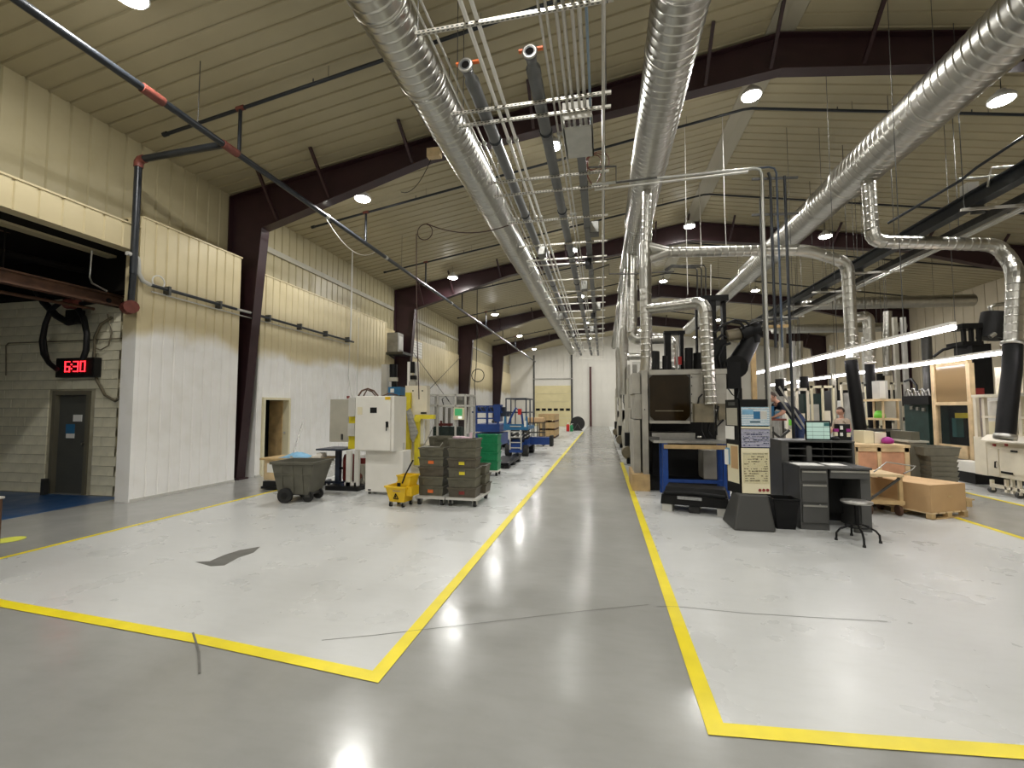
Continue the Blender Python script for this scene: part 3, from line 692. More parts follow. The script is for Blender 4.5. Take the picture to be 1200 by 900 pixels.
ypipe('blue_pipe', 'slim blue-grey pipe on the rack next to the wireway conduits', 'pipe', -.13, RZ+.03, 2.6, 7.0, .018, mat('bluegrey', (.20, .27, .34), .4), 8)
t = thing('wireway_box', 'grey sheet-metal wireway box with white back plate on the pipe rack', 'electrical box', (-.3, 7.0, RZ-.1))
MB().box(-.56, -.10, 6.75, 7.6, RZ-.12, RZ-.10).box(-.56, -.54, 6.75, 7.6, RZ-.12, RZ+.06).box(-.12, -.10, 6.75, 7.6, RZ-.12, RZ+.06).build('box_tray', 'galvdull', t, world=True)
MB().box(-.55, -.11, 6.55, 6.575, RZ-.10, RZ+.16).build('back_plate', 'machwhite', t, world=True)
t = thing('wireway', 'dark square wireway running along the rack away from the grey box', 'wireway', (-.32, 7.6, RZ))
MB().box(-.40, -.25, 7.6, 38, RZ, RZ+.14).build('wireway_body', 'pvcgrey', t, world=True)
for yy in range(9, 38, 2): MB().box(-.41, -.24, yy-.05, yy+.05, RZ-.005, RZ+.15).build('joint_cover', 'darksteel', t, world=True)
MB().box(-.46, -.28, 13.2, 13.6, RZ-.22, RZ+.02).build('disconnect_switch', 'deskdark', t, world=True); MB().box(-.5, -.3, 21, 21.4, RZ-.2, RZ+.02).build('disconnect_switch', 'deskdark', t, world=True)
ypipe('strut_rail', 'long perforated strut rail along the edge of the pipe rack', 'rail', .06, RZ-.055, 2.6, 34, .024, 'strut', 4)
for k, (xx, yy, zz) in enumerate(((-1.62, 12.3, .12), (-.15, 11.0, .10), (-.60, 16.2, .14), (-1.9, 21.5, .15), (-.15, 19.6, .12), (-.55, 25.2, .14), (-1.75, 26.8, .12))):
    t = thing('junction_box', 'small grey junction box fixed on top of the pipe rack', 'electrical box', (xx, yy, RZ), 0, 'junction boxes on the pipe rack')
    bx('box_body', 'darksteel', t, -.11, .11, -.16, .16, -.18, zz); bx('cover', 'galvdull', t, -.10, .10, -.17, -.16, -.17, zz-.01)
m_ = MB().tube(catenary(P(690, 170, Y=9), P(688, 205, Y=9), 0, 4)+catenary(P(688, 205, Y=9), P(705, 200, Y=9), .25, 6), .012, 6)
for k in range(3): m_.tube(arc(P(695+k*3, 190, Y=9), .16+.03*k, 0, 2*PI, 16, 'xz'), .009, 6)
tag(m_.build('air_hose', 'redfit'), 'tangled dark red air hose hung beside the wireway', 'hose')
# four conduits crossing to the right and dropping to the floor by the kiosk
cz_ = P(893, 207, Y=8.3).z
for i, (px_, m0, lab) in enumerate(((893, 'galvdull', 'steel conduit drop nearest the press behind the kiosk'), (903, 'blackpipe', 'dark conduit drop, second from the press behind the kiosk'), (911, 'conduitblue', 'thin blue conduit drop between two dark ones behind the kiosk'), (921, 'blackpipe', 'dark conduit drop farthest from the press behind the kiosk'))):
    x = P(px_, 207, Y=8.3).x; r = (.026, .024, .016, .024)[i]; zt = cz_+(.16, .10, .18, .0)[i]
    zb = (0, 2.75, 2.75, 0)[i]
    t = thing('conduit_drop', lab, 'conduit', (x, 8.3, zb))
    x00 = -.15 if i != 3 else 2.5
    pts = [(x00, 8.3+i*.02, zt), (x-.12, 8.3+i*.02, zt), (x-.03, 8.3+i*.02, zt-.03), (x, 8.3+i*.02, zt-.12), (x, 8.3+i*.02, zb)]
    if i in (0, 2): MB().tube(pts, r, 10).build('pipe_run', m0, t, world=True)
    else: MB().tube(pts[2:] if i == 1 else [(x, 8.36, zt), (x, 8.36, zb)], r, 10).build('pipe_run', m0, t, world=True)
t = thing('conduit_support', 'strut bars clamping the vertical conduits behind the kiosk', 'bracket', (P(905, 250, Y=8.3).x, 8.34, 2.5))
for py in (210, 252, 375):
    a, b = P(881, py, Y=8.37), P(935, py-2, Y=8.37); MB().bar(a, b, .035, .035).build('strut_channel', 'darksteel', t, world=True)
MB().bar(P(897, 383, Y=8.37), P(925, 382, Y=8.37), .04, .05).build('strut_channel', 'wood', t, world=True)
cy('upright', 'darksteel', t, (P(903, 600, Y=8.34).x, 8.36, 0), (P(903, 600, Y=8.34).x, 8.36, 5.4), .02, 8, world=True)
# lower crossing conduit
t = thing('steel_conduit', 'steel conduit with zig-zag step crossing from the rack toward the kiosk conduits', 'conduit', (1.2, 8.0, cz_-.1))
zz = P(700, 222, Y=8.1).z
MB().tube([(-.1, 8.1, zz), (.0, 8.1, zz), (2.5, 8.1, P(890, 200, Y=8.1).z)], .024, 8).build('pipe_run', 'conduit', t, world=True)
MB().tube([P(690, 196, Y=8.2), P(722, 195, Y=8.2), P(722, 214, Y=8.2), P(770, 208, Y=8.2)], .018, 8).build('pipe_run', 'darksteel', t, world=True)
t = thing('steel_conduit', 'dark conduit with a square step crossing under the middle duct', 'conduit', (0.5, 13, 5.9))
MB().tube([P(690, 318, Y=13), P(714, 310, Y=13), P(714, 321, Y=13), P(742, 321, Y=13), P(790, 318, Y=13)], .02, 8).build('pipe_run', 'darksteel', t, world=True)
cy('hanger_rod', 'darksteel', t, P(742, 321, Y=13), (P(742, 321, Y=13).x, 13, ceil_z(P(742, 321, Y=13).x)-.01), .006, 5, world=True)
t = thing('conduit_drop', 'cluster of distant conduits stepping down beyond the press', 'conduit', P(820, 340, Y=15))
for k, (x1, yt) in enumerate(((817, 314), (822, 313), (827, 311))):
    MB().tube([P(779, 320-k*2, Y=15), P(787, 313-k, Y=15), P(x1-2, yt, Y=15), P(x1, yt+3, Y=15), P(x1, 372, Y=15)], .024, 8).build('pipe_run', 'darksteel', t, world=True)
MB().bar(P(833, 310, Y=15), P(833, 360, Y=15), .03, .03).build('strut_channel', 'strut', t, world=True); MB().bar((P(822, 313, Y=15).x, 15, P(822, 313, Y=15).z), (P(822, 313, Y=15).x, 15, ceil_z(P(822, 313, Y=15).x)-.01), .02, .02).build('hanger_rod', 'strut', t, world=True)
for k, (px_, y0, y1, Yd) in enumerate(((803, 180, 345, 11.5), (848, 195, 290, 11.5))):
    tag(MB().tube([Vector((P(px_, y0, Y=Yd).x, Yd, ceil_z(P(px_, y0, Y=Yd).x)-.01)), P(px_, y0, Y=Yd), P(px_+1, (y0+y1)/2, Y=Yd), P(px_+3, y1, Y=Yd)], .008, 6).build('hanging_cable', 'whitepvc'), ('thin white cable hanging from the ridge down to the press top', 'thin white cable hanging from the ridge to the cross-over duct')[k], 'cable')
# ================================================================ sprinkler system on the left
SX, SZ = -6.5, 6.36
t = thing('sprinkler_main', 'black sprinkler main pipe with red fittings running along the left side', 'pipe', (SX, 1, SZ))
cy('pipe_run', 'blackpipe', t, (SX, .8, SZ), (SX, 43.4, SZ), .056, 14, world=True)
for yy, nm in ((5.15, 'red_coupling'), (6.55, 'red_tee')):
    cy(nm, 'redfit', t, (SX, yy-.16, SZ), (SX, yy+.16, SZ), .072, 14, world=True)
for yy in (9.4, 12.4, 15.4, 18.5, 22, 26, 30): cy('coupling', 'galvdull', t, (SX, yy-.06, SZ), (SX, yy+.06, SZ), .066, 12, world=True)
for yy in (5.9, 13.5, 22.5, 31.5):
    cy('hanger_rod', 'darksteel', t, (SX, yy, SZ), (SX, yy, ceil_z(SX)), .007, 5, world=True)
t = thing('sprinkler_drop', 'black pipe teeing off the sprinkler main and dropping beside the side bay', 'pipe', (-8.35, 6.42, 4.1))
MB().tube([(SX, 6.42, SZ), (-8.24, 6.42, SZ-.06)], .06, 12).build('pipe_run', 'blackpipe', t, world=True)
cy('pipe_run', 'blackpipe', t, (-8.35, 6.42, SZ-.18), (-8.35, 6.42, 4.15), .06, 12, world=True)
MB().tube([(-8.22, 6.42, SZ-.06), (-8.30, 6.42, SZ-.07), (-8.345, 6.42, SZ-.12), (-8.35, 6.42, SZ-.21)], .075, 12).build('red_elbow', 'redfit', t, world=True)
cy('red_elbow', 'redfit', t, (-8.35, 6.42, 3.55), (-8.55, 6.5, 3.55), .12, 12, world=True)
cy('pipe_run', 'blackpipe', t, (-8.35, 6.42, 4.15), (-8.42, 6.45, 3.5), .055, 10, world=True)
for k, yy in enumerate((6.75, 11.2, 15.55, 20.0, 24.4, 28.8, 33.2)):
    t = thing('sprinkler_branch', 'thin black sprinkler branch pipe crossing under the ceiling from the main', 'pipe', (RIDGE_X, yy, ceil_z(0)-.3), 0, 'sprinkler branch pipes')
    dz = .24
    MB().tube([(-8.2, yy, ceil_z(-8.2)-dz), (SX, yy, ceil_z(SX)-dz), (RIDGE_X-.1, yy, ceil_z(RIDGE_X)-dz), (RIDGE_X+.1, yy, ceil_z(RIDGE_X)-dz), (15, yy, ceil_z(15)-dz)], .032, 8).build('pipe_run', 'blackpipe', t, world=True)
    cy('riser', 'blackpipe', t, (SX, yy, SZ), (SX, yy, ceil_z(SX)-dz), .032, 8, world=True)
    cy('end_cap', 'blackpipe', t, (-8.22, yy, ceil_z(-8.2)-dz), (-8.12, yy, ceil_z(-8.1)-dz), .045, 8, world=True)
    cy('tee', 'redfit', t, (SX-.08, yy, ceil_z(SX)-dz), (SX+.08, yy, ceil_z(SX)-dz+.02), .046, 8, world=True)
    for xx in (-5, -3.6, -2.2, -.5, 1.8, 5.4, 8, 11):
        MB().cyl((xx, yy, ceil_z(xx)-dz), (xx, yy, ceil_z(xx)-dz+.1), .012, 6).build('sprinkler_head', 'darksteel', t, world=True)
        cy('hanger_rod', 'darksteel', t, (xx+.3, yy, ceil_z(xx+.3)-dz), (xx+.3, yy, ceil_z(xx+.3)), .005, 5, world=True)
# ---- wall conduit on the white liner
t = thing('wall_conduit', 'black pipe clamped along the white panelled wall with grey flexible end', 'pipe', (-8.36, 10, 3.98))
cy('pipe_run', 'blackpipe', t, (-8.36, 6.75, 4.04), (-8.33, 13.7, 3.98), .032, 10, world=True)
cy('pipe_run', 'conduit', t, (-8.34, 8.75, 4.02), (-8.33, 9.15, 4.02), .033, 10, world=True)
for yy in (7.1, 8.3, 9.8, 11.0, 12.2, 13.4): MB().box(-8.45, -8.31, yy-.025, yy+.025, 3.93, 4.10).build('pipe_clamp', 'darksteel', t, world=True)
cy('pipe_run', 'lightgrey', t, (-8.40, 6.8, 3.93), (-8.40, 13.6, 3.88), .014, 6, world=True)
MB().tube([(-8.36, 6.75, 4.04), (-8.36, 6.60, 4.08), (-8.36, 6.52, 4.2), (-8.36, 6.5, 4.45), (-8.36, 6.46, 4.5), (-8.36, 6.3, 4.5)], .04, 8).build('flex_end', 'lightgrey', t, world=True)
MB().tube(arc((-8.36, 6.9, 4.14), .12, 0, 2*PI, 16, 'yz'), .014, 6).build('cable_loop', 'whitepvc', t, world=True)
MB().tube([P(345+k*0, 180+k*0, X=-8.38) for k in range(1)]+[(-8.40, 8.6, 3.9), (-8.40, 8.75, 3.72), (-8.40, 8.85, 3.66)], .016, 6) if False else None
t = thing('wall_conduit', 'thin white conduit drop on the wall between the first two maroon columns', 'conduit', (-8.38, 13.6, 1))
a = P(413, 294, X=-8.36); cy('pipe_run', 'whitepvc', t, a, (a.x, a.y, 4.0), .024, 8, world=True)
MB().tube([a+Vector((0,0,-2)), (a.x, a.y-.1, 2.8), (a.x+.3, a.y-.4, 2.2), (a.x+.5, a.y-.5, 1.9)], .012, 6).build('cable', 'lightgrey', t, world=True)
cy('cable', 'lightgrey', t, (a.x, a.y+.5, 4.9), (a.x, a.y+.45, 1.8), .01, 6, world=True)
MB().tube(catenary(P(377, 247, Y=9.6), P(440, 295, X=-7.8), .5, 12), .012, 6).build('cable', 'whitepvc', t, world=True)
# hanging coiled cable and drop
t = thing('cable_drop', 'dark cable with a hanging coil dropping from the left duct to the white machine', 'cable', P(488, 460, Y=9))
c_ = P(498, 272, Y=9.0)
MB().tube(arc(c_, .175, 0, 2*PI, 24, 'xz'), .011, 6).build('coil', 'cablebrown', t, world=True)
MB().tube(catenary(P(500, 262, Y=9), P(596, 264, Y=8.5), .18, 12), .011, 6).build('cable', 'cablebrown', t, world=True)
MB().tube([P(488, 274, Y=9), P(488, 330, Y=9), P(489, 400, Y=8.9), P(491, 468, Y=8.8)], .012, 6).build('cable', 'cablebrown', t, world=True)
t = thing('cable_drop', 'dark cable with small coil hanging near the maroon frame behind the clear cell', 'cable', P(560, 440, Y=20))
MB().tube(arc(P(560, 440, Y=20), .3, 0, 2*PI, 20, 'xz'), .02, 6).build('coil', 'black', t, world=True)
MB().tube([Vector((P(559, 395, Y=20).x, 20, ceil_z(P(559, 395, Y=20).x)-.02)), P(559, 395, Y=20), P(558, 430, Y=20), P(556, 450, Y=20), P(558, 480, Y=20)], .018, 6).build('cable', 'black', t, world=True)
# little square shop-light bracket and clips near the left duct
t = thing('beam_bracket', 'pale bracket with hanging wire clipped under the first maroon rafter', 'bracket', P(510, 181, Y=9.2))
a = P(503, 178, Y=9.15); b = P(518, 186, Y=9.15)
MB().box(a.x, b.x, 9.0, 9.15, b.z, a.z).build('bracket_plate', 'paleWood', t, world=True)
MB().tube(catenary(P(505, 187, Y=9.1), P(470, 225, Y=9.6), .25, 8), .008, 5).build('wire', 'black', t, world=True)
# ================================================================ LEFT SIDE THINGS
def hopper_mb(b, t_, th=.012, lip=.025, M=None):
    # open tapered container: b/t_ = (x0,x1,y0,y1,z)
    m_ = MB(M)
    def rc(r, g): return [Vector((r[0]+g, r[2]+g, r[4])), Vector((r[1]-g, r[2]+g, r[4])), Vector((r[1]-g, r[3]-g, r[4])), Vector((r[0]+g, r[3]-g, r[4]))]
    z0 = b[4]; bt = (*b[:4], z0+th)
    lo = [(*t_[:4], t_[4]-lip)][0]
    rings = [rc(b, 0), rc(lo, 0), rc(lo, -lip*.6), rc(t_, -lip*.6), rc(t_, th), rc(bt, th)]
    return m_.loft(rings, True, False)
def tote(name, label, x, y, z, wd, dp, h, m, group, rz=0):
    t = thing(name, label, 'tote', (x, y, z), rz, group)
    hopper_mb((-wd/2+.014, wd/2-.014, -dp/2+.014, dp/2-.014, 0), (-wd/2, wd/2, -dp/2, dp/2, h)).build('tote_body', m, t)
    for s in (-1, 1):
        bx('handle', m, t, -.06, .06, s*(dp/2+.002), s*(dp/2+.022), h-.055, h-.03)
    for xx in (-wd*.3, wd*.3): bx('rib', m, t, xx-.012, xx+.012, -dp/2+.0, -dp/2+.03, .02, h-.03)
    return t
# ---- grey stacked totes on two dollies
TH, TW, TD = .168, .50, .36
stk = [(-2.42, 7.66, 6, 'front stack nearest the aisle', 'grey stacked totes'), (-3.02, 7.72, 5, 'front stack beside the mop bucket', 'grey stacked totes'),
       (-3.0, 8.12, 6, 'rear stack behind the mop bucket side', 'grey stacked totes'), (-2.36, 8.12, 3, 'low rear stack nearest the aisle', 'grey stacked totes')]
ordn = ('bottom', 'second', 'third', 'fourth', 'fifth', 'sixth')
DZ_ = .155
for si, (x, y, n, wh, g) in enumerate(stk):
    for k in range(n):
        wd = TW if si in (0, 3) else .46
        t = tote('storage_tote', '%s grey-brown tote %s' % (('topmost' if k == n-1 else ordn[k]+' from below') if k else 'lowest', 'of the '+wh), x+random.uniform(-.008, .008), y+random.uniform(-.008, .008), DZ_+k*(TH+.002), wd, TD, TH, 'tote' if (k+si) % 3 else 'tote2', g, random.uniform(-.02, .02))
        tg = {(0, 3): 'machyellow', (0, 2): 'machyellow', (1, 3): 'orange', (1, 0): 'orange', (0, 0): 'dullred'}.get((si, k))
        if tg: bx('tag', tg, t, -.05, .05, -TD/2-.008, -TD/2+.012, .055, .115)
t = thing('tote_dolly', 'low grey steel dolly on casters under the stacked grey totes', 'dolly', (-2.7, 7.9, 0))
for x0, x1 in ((-3.28, -2.72), (-2.70, -2.12)):
    MB().box(x0, x1, 7.45, 8.32, .115, DZ_).build('deck', 'lightgrey', t, world=True)
    for xx in (x0+.07, x1-.07):
        for yy in (7.52, 8.25):
            c = MB().cyl((xx-.025, yy, .05), (xx+.025, yy, .05), .05, 12).build('caster_wheel', 'rubber', t, world=True)
            MB().box(xx-.04, xx-.03, yy-.03, yy+.03, .04, .115).box(xx+.03, xx+.04, yy-.03, yy+.03, .04, .115).build('fork', 'steel', c, world=True)
zt6 = DZ_+6*.17
tag(MB().box(-2.5, -2.32, 7.6, 7.72, zt6, zt6+.02).box(-2.62, -2.45, 7.58, 7.75, zt6, zt6+.03).box(-2.33, -2.29, 7.64, 7.68, zt6, zt6+.10).build('plastic_rag', mat('pinkwhite', (.75, .55, .62), .6, 0, .2, 20)), 'crumpled pink and white plastic rag on the tallest grey tote stack', 'rag')
tag(MB().tube([(-3.2, 7.62, DZ_+5*.17+.01), (-3.12, 7.7, 1.2), (-3.04, 7.75, 1.42)], .009, 6).build('steel_rod', 'steel'), 'thin bright rod leaning on the grey totes beside the mop bucket', 'rod')
tag(MB().tube([(-3.2, 7.58, DZ_+5*.17+.012), (-2.86, 7.56, DZ_+5*.17+.012), (-2.80, 7.55, DZ_+5*.17+.09)], .010, 6).build('steel_rod', 'steel'), 'bent bright rod lying on the tote stack beside the mop bucket', 'rod')
# ---- green totes
gx, gy = P(571, 558, Z=0).x, 11.2
for k in range(4):
    tote('green_tote', '%s green plastic tote on the white dolly' % ('topmost', 'third', 'second', 'lowest')[3-k], gx, gy, .14+k*.225, .52, .40, .225, 'green', 'green stacked totes')
t = thing('tote_dolly', 'white dolly on casters under the green totes', 'dolly', (gx, gy, 0))
bx('deck', 'machwhite', t, -.27, .27, -.21, .21, .10, .138)
for xx in (-.22, .22):
    for yy in (-.16, .16): cy('caster_wheel', 'rubber', t, (xx-.02, yy, .05), (xx+.02, yy, .05), .05, 12)
# ---- yellow mop bucket
mx, my = -3.47, 7.36
t = thing('mop_bucket', 'yellow mop bucket with wringer and caution triangle beside the grey totes', 'mop bucket', (mx, my, 0), math.radians(-8))
hopper_mb((-.17, .12, -.13, .13, .085), (-.235, .17, -.165, .165, .36), .012, .03).build('bucket', 'yellowpl', t)
w_ = hopper_mb((.0, .20, -.12, .12, .34), (-.02, .25, -.14, .14, .55), .012, .02).build('wringer', 'yellowpl', t)
MB().box(-.03, -.012, -.13, .13, .25, .44).build('wringer_plate', 'yellowpl', t); MB().box(.16, .26, -.12, .12, .20, .36).build('wringer_back', 'yellowpl', t)
MB().tube([(.10, -.16, .42), (.16, -.17, .56), (.26, -.16, .74), (.30, -.14, .82)], .014, 8).build('press_handle', 'black', t)
MB().box(-.0, .06, -.165, -.15, .33, .42).build('handle_pivot', 'black', t)
for xx, yy in ((-.15, -.12), (.10, -.12), (-.15, .12), (.10, .12)):
    c = cy('caster_wheel', 'deskdark', t, (xx-.015, yy, .038), (xx+.015, yy, .038), .038, 12)
    MB().box(xx-.024, xx-.018, yy-.02, yy+.02, .03, .09).box(xx+.018, xx+.024, yy-.02, yy+.02, .03, .09).box(xx-.024, xx+.024, yy-.02, yy+.02, .082, .09).build('fork', 'steel', c)
tri = MB(); yf = -.151
for a, b in (((-.075, .145), (.02, .145)), ((.02, .145), (-.0275, .235)), ((-.0275, .235), (-.075, .145))):
    tri.bar((a[0], yf+.0-(a[1]-.085)*.127+.005, a[1]), (b[0], yf-(b[1]-.085)*.127+.005, b[1]), .010, .012)
tri.bar((-.0275, yf-.012, .165), (-.0275, yf-.018, .205), .010, .012)
tri.build('caution_triangle', 'black', t)
bx('caution_text', 'wood', t, -.09, .06, -.162, -.150, .268, .290)
# ---- grey-brown tilt truck
t = thing('tilt_truck', 'grey-brown plastic tilt truck on black wheels by the small doorway', 'cart', (-5.42, 7.45, 0), math.radians(5))
hopper_mb((-.41, .15, -.25, .25, .15), (-.50, .30, -.33, .33, .74), .014, .045).build('tub', 'cartgrey', t)
MB().box(-.46, .25, -.318, -.30, .50, .515).build('tub_ridge', 'cartgrey', t)
for xx in (-.33, -.12, .06): MB().taper((xx-.03, xx+.03, -.275, -.25, .17), (xx-.03, xx+.03, -.335, -.31, .68)).build('tub_rib', 'cartgrey', t)
for yy in (-.30, .30):
    w1 = MB().cyl((-.24, yy-.035, .135), (-.24, yy+.035, .135), .135, 20).build('wheel', 'rubber', t)
    MB().cyl((-.24, yy-.04, .135), (-.24, yy+.04, .135), .06, 14).build('hub', 'deskdark', w1)
cy('axle', 'darksteel', t, (-.24, -.3, .135), (-.24, .3, .135), .02, 8)
for yy in (-.17, .17):
    c = cy('caster_wheel', 'rubber', t, (.12, yy-.02, .10), (.12, yy+.02, .10), .10, 16)
    MB().box(.07, .17, yy-.035, yy-.028, .09, .17).box(.07, .17, yy+.028, yy+.035, .09, .17).box(.07, .17, yy-.035, yy+.035, .16, .17).build('fork', 'darksteel', c)
MB().box(-.42, .17, -.2, .2, .13, .16).build('chassis', 'darksteel', t)
# ---- wooden crate table with tarp behind the tilt truck
t = thing('crate_bench', 'low wooden crate bench on a black skid behind the tilt truck', 'bench', (-6.45, 8.55, 0))
MB().box(-.62, .45, -.35, .35, .02, .07).box(-.6, .43, -.32, -.25, .07, .17).box(-.6, .43, .25, .32, .07, .17).build('skid', 'deskdark', t)
bx('crate_front', 'paleWood', t, -.58, .40, -.32, -.29, .2, .62, bevel=.004); bx('crate_side', 'wood', t, -.58, -.55, -.29, .3, .2, .62); bx('crate_side', 'wood', t, .37, .4, -.29, .3, .2, .62); bx('crate_back', 'wood', t, -.55, .37, .27, .3, .2, .62)
bx('top_board', 'wood', t, -.66, .72, -.36, .36, .62, .66); bx('label_sheet', 'paper', t, -.50, -.30, -.326, -.321, .36, .55)
tp = MB(); n = 12
rr = random.Random(3); vs = [(-.30+.6*i/n, -.25+.5*j/n, .664+(.10*math.sin(PI*i/n)*math.sin(PI*j/n))*(.6+.6*rr.random())) for i in range(n+1) for j in range(n+1)]
tp.add(vs, [(i*(n+1)+j, (i+1)*(n+1)+j, (i+1)*(n+1)+j+1, i*(n+1)+j+1) for i in range(n) for j in range(n)], True)
tp.M = None; tpo = MB(Matrix.Translation((-6.42, 8.5, .004))); tpo.add(vs, tp.f, True)
tag(tpo.build('folded_tarp', 'bluetarp'), 'crumpled pale blue tarp lying on the wooden crate bench', 'tarp')
t2 = tag(MB(Matrix.Translation((-5.95, 8.55, .662))).box(-.12, .1, -.1, .12, 0, .05).box(-.02, .12, -.08, .08, .05, .10).build('rag_heap', 'paper'), 'white crumpled rags on the wooden crate bench', 'rag')
tag(MB().cyl((-6.45, 8.35, .66), (-6.92, 9.3, 1.42), .014, 8).cyl((-6.45, 8.35, .66), (-6.36, 8.2, .69), .03, 8).build('broom_handle', 'steel'), 'pale pole leaning from the crate bench toward the dark doorway', 'pole')
# ---- navy lift-table cart
lx, ly = P(395, 572, Z=0).x, 8.75
t = thing('lift_table', 'navy blue post lift table on casters beside the white control cabinet', 'lift table', (lx-.02, ly, 0))
bx('table_top', 'navysteel', t, -.33, .26, -.33, .33, .82, .855, bevel=.005)
bx('mast', 'navysteel', t, -.05, .05, -.05, .05, .12, .82)
MB().box(-.42, .32, -.05, .05, .09, .14).box(-.42, -.34, -.28, .28, .09, .13).box(.24, .32, -.28, .28, .09, .13).build('base', 'navysteel', t)
cy('clamp_knob', 'black', t, (.05, -.02, .42), (.11, -.02, .42), .025, 10)
for xx in (-.38, .28):
    for yy in (-.24, .24): cy('caster_wheel', 'rubber', t, (xx-.02, yy, .045), (xx+.02, yy, .045), .045, 12)
# ---- white control cabinet
X0, X1 = P(416, 500, Y=8.0).x, P(461, 500, Y=8.0).x
YB = P(476, 500, X=X1).y
zt, zb = P(438, 464, Y=8.0).z, P(438, 529, Y=8.0).z
t = thing('control_cabinet', 'white steel control cabinet with key-locked door on a narrower base', 'cabinet', ((X0+X1)/2, 8.3, 0))
MB().box(X0, X1, 8.02, YB, zb, zt).build('body', 'machwhite', t, world=True, bevel=.008)
dr = MB().box(X0+.01, X1-.06, 7.985, 8.02, zb+.02, zt-.01).build('door', 'machwhite', t, world=True, bevel=.006)
a = P(454, 497, Y=7.985); MB().box(a.x-.02, a.x+.02, 7.955, 7.985, a.z-.06, a.z+.05).cyl((a.x, 7.985, a.z+.03), (a.x, 7.94, a.z+.03), .02, 10).box(a.x-.01, a.x+.006, 7.94, 7.95, a.z-.13, a.z+.03).build('lock_handle', 'black', dr, world=True)
a, b = P(434, 477.5, Y=7.985), P(441.5, 484, Y=7.985); MB().box(a.x, b.x, 7.978, 7.986, b.z, a.z).build('nameplate', 'deskdark', dr, world=True)
a, b = P(419, 477, Y=7.985), P(424.5, 486, Y=7.985); MB().box(a.x, b.x, 7.98, 7.986, b.z, a.z).build('paper_label', 'cream', dr, world=True)
a, b = P(452.5, 465, Y=8.02), P(458.5, 468.5, Y=8.02); MB().box(a.x, b.x, 7.978, 7.986, b.z, a.z).build('warning_label', 'yellowpl', dr, world=True)
MB().box(P(428, 560, Y=8.15).x, P(472, 560, Y=8.15).x, 8.15, YB-.05, .06, zb).build('base', 'machwhite', t, world=True, bevel=.006)
a = P(433, 574, Y=8.15); MB().box(a.x-.03, a.x+.03, 8.14, 8.155, a.z-.012, a.z+.012).build('slot', 'black', t, world=True)
for xx in (P(432, 580, Y=8.2).x, P(468, 580, Y=8.2).x):
    for yy in (8.24, YB-.12): MB().cyl((xx, yy, 0), (xx, yy, .065), .03, 10).build('levelling_foot', 'darksteel', t, world=True)
a, b = P(470, 521, X=X1), P(474, 526, X=X1); MB().box(X1, X1+.01, 8.42, 8.5, b.z-.03, a.z+.03).build('side_vent', 'lightgrey', t, world=True)
ho = MB().tube([P(420, 464, Y=8.3), P(424, 458, Y=8.35), P(431, 455.5, Y=8.4), P(438, 458, Y=8.4), P(443, 464, Y=8.35)], .018, 8)
ho.tube([P(426, 464, Y=8.4), P(430, 457, Y=8.45), P(436, 459, Y=8.45), P(440, 464, Y=8.4)], .014, 8).tube([P(448, 464, Y=8.4), P(456, 461, Y=8.4), P(466, 463, Y=8.4)], .012, 6)
tag(ho.build('cable_bundle', 'rust'), 'dark brown cables looping over the top of the white control cabinet', 'cable')
# ---- yellow and grey electrical panel to its left, on a black platform with red tank
t = thing('electrical_panel', 'yellow-backed electrical panel with open beige door beside the white control cabinet', 'electrical panel', (P(410, 570, Y=8.6).x, 8.7, 0))
yp = 8.55; a, b = P(409, 470, Y=yp), P(417, 526, Y=yp)
MB().box(a.x, b.x, yp, yp+.25, b.z, a.z).build('panel_back', 'machyellow', t, world=True)
a2, b2 = P(411, 466, Y=yp), P(418, 488, Y=yp); MB().box(a2.x, b2.x, yp-.08, yp, b2.z, a2.z).build('switch_box', 'lightgrey', t, world=True)
a2, b2 = P(409.5, 496, Y=yp), P(417, 511, Y=yp); MB().box(a2.x, b2.x, yp-.06, yp, b2.z, a2.z).build('switch_box', 'lightgrey', t, world=True)
a2, b2 = P(387.5, 468, Y=yp), P(408.5, 518, Y=yp)
MB().box(a2.x, b2.x, yp-.01, yp+.015, b2.z, a2.z).build('open_door', 'machgrey', t, world=True)
a3 = P(401, 512, Y=yp-.01); MB().box(a3.x-.02, a3.x+.02, yp-.03, yp-.01, a3.z-.06, a3.z+.06).build('door_latch', 'darksteel', t, world=True)
MB().cyl(P(408, 467, Y=yp), P(408, 464, Y=yp), .03, 10).build('signal_lamp', 'dullred', t, world=True)
for q in ((406.5, 528, 411, 571), (416, 528, 420, 571)):
    a4, b4 = P(q[0], q[1], Y=yp-.05), P(q[2], q[3], Y=yp-.05); MB().box(a4.x, b4.x, yp-.07, yp+.0, .1, a4.z).build('leg', 'machwhite', t, world=True)
MB().box(P(406.5, 528, Y=yp).x, P(420, 528, Y=yp).x, yp-.07, yp, .1, .17).build('cross_bar', 'machwhite', t, world=True)
t = thing('pump_skid', 'black skid carrying a dull red tank and grey pump beside the white control cabinet', 'pump', (P(410, 572, Y=8.8).x, 8.9, 0))
MB().box(P(391, 572, Y=8.7).x, P(428, 572, Y=8.7).x, 8.40, 9.4, .0, .095).build('skid', 'deskdark', t, world=True)
xc = P(404, 560, Y=8.95).x; MB().lathe([(.02, .0), (.13, .02), (.15, .08), (.15, .52), (.12, .60), (.03, .62)], (xc+.12, 8.95, .095), 18).build('red_tank', 'dullred', t, world=True)
xc = P(424, 560, Y=8.9).x; MB().box(xc-.1, xc+.1, 8.8, 9.1, .095, .50).build('pump_body', 'machgrey', t, world=True); MB().cyl((xc, 8.75, .25), (xc, 8.8, .25), .07, 14).build('pump_inlet', 'redfit', t, world=True)
MB().cyl((xc+.0, 8.95, .5), (xc, 8.95, .62), .06, 12).build('pump_motor', 'dullred', t, world=True)
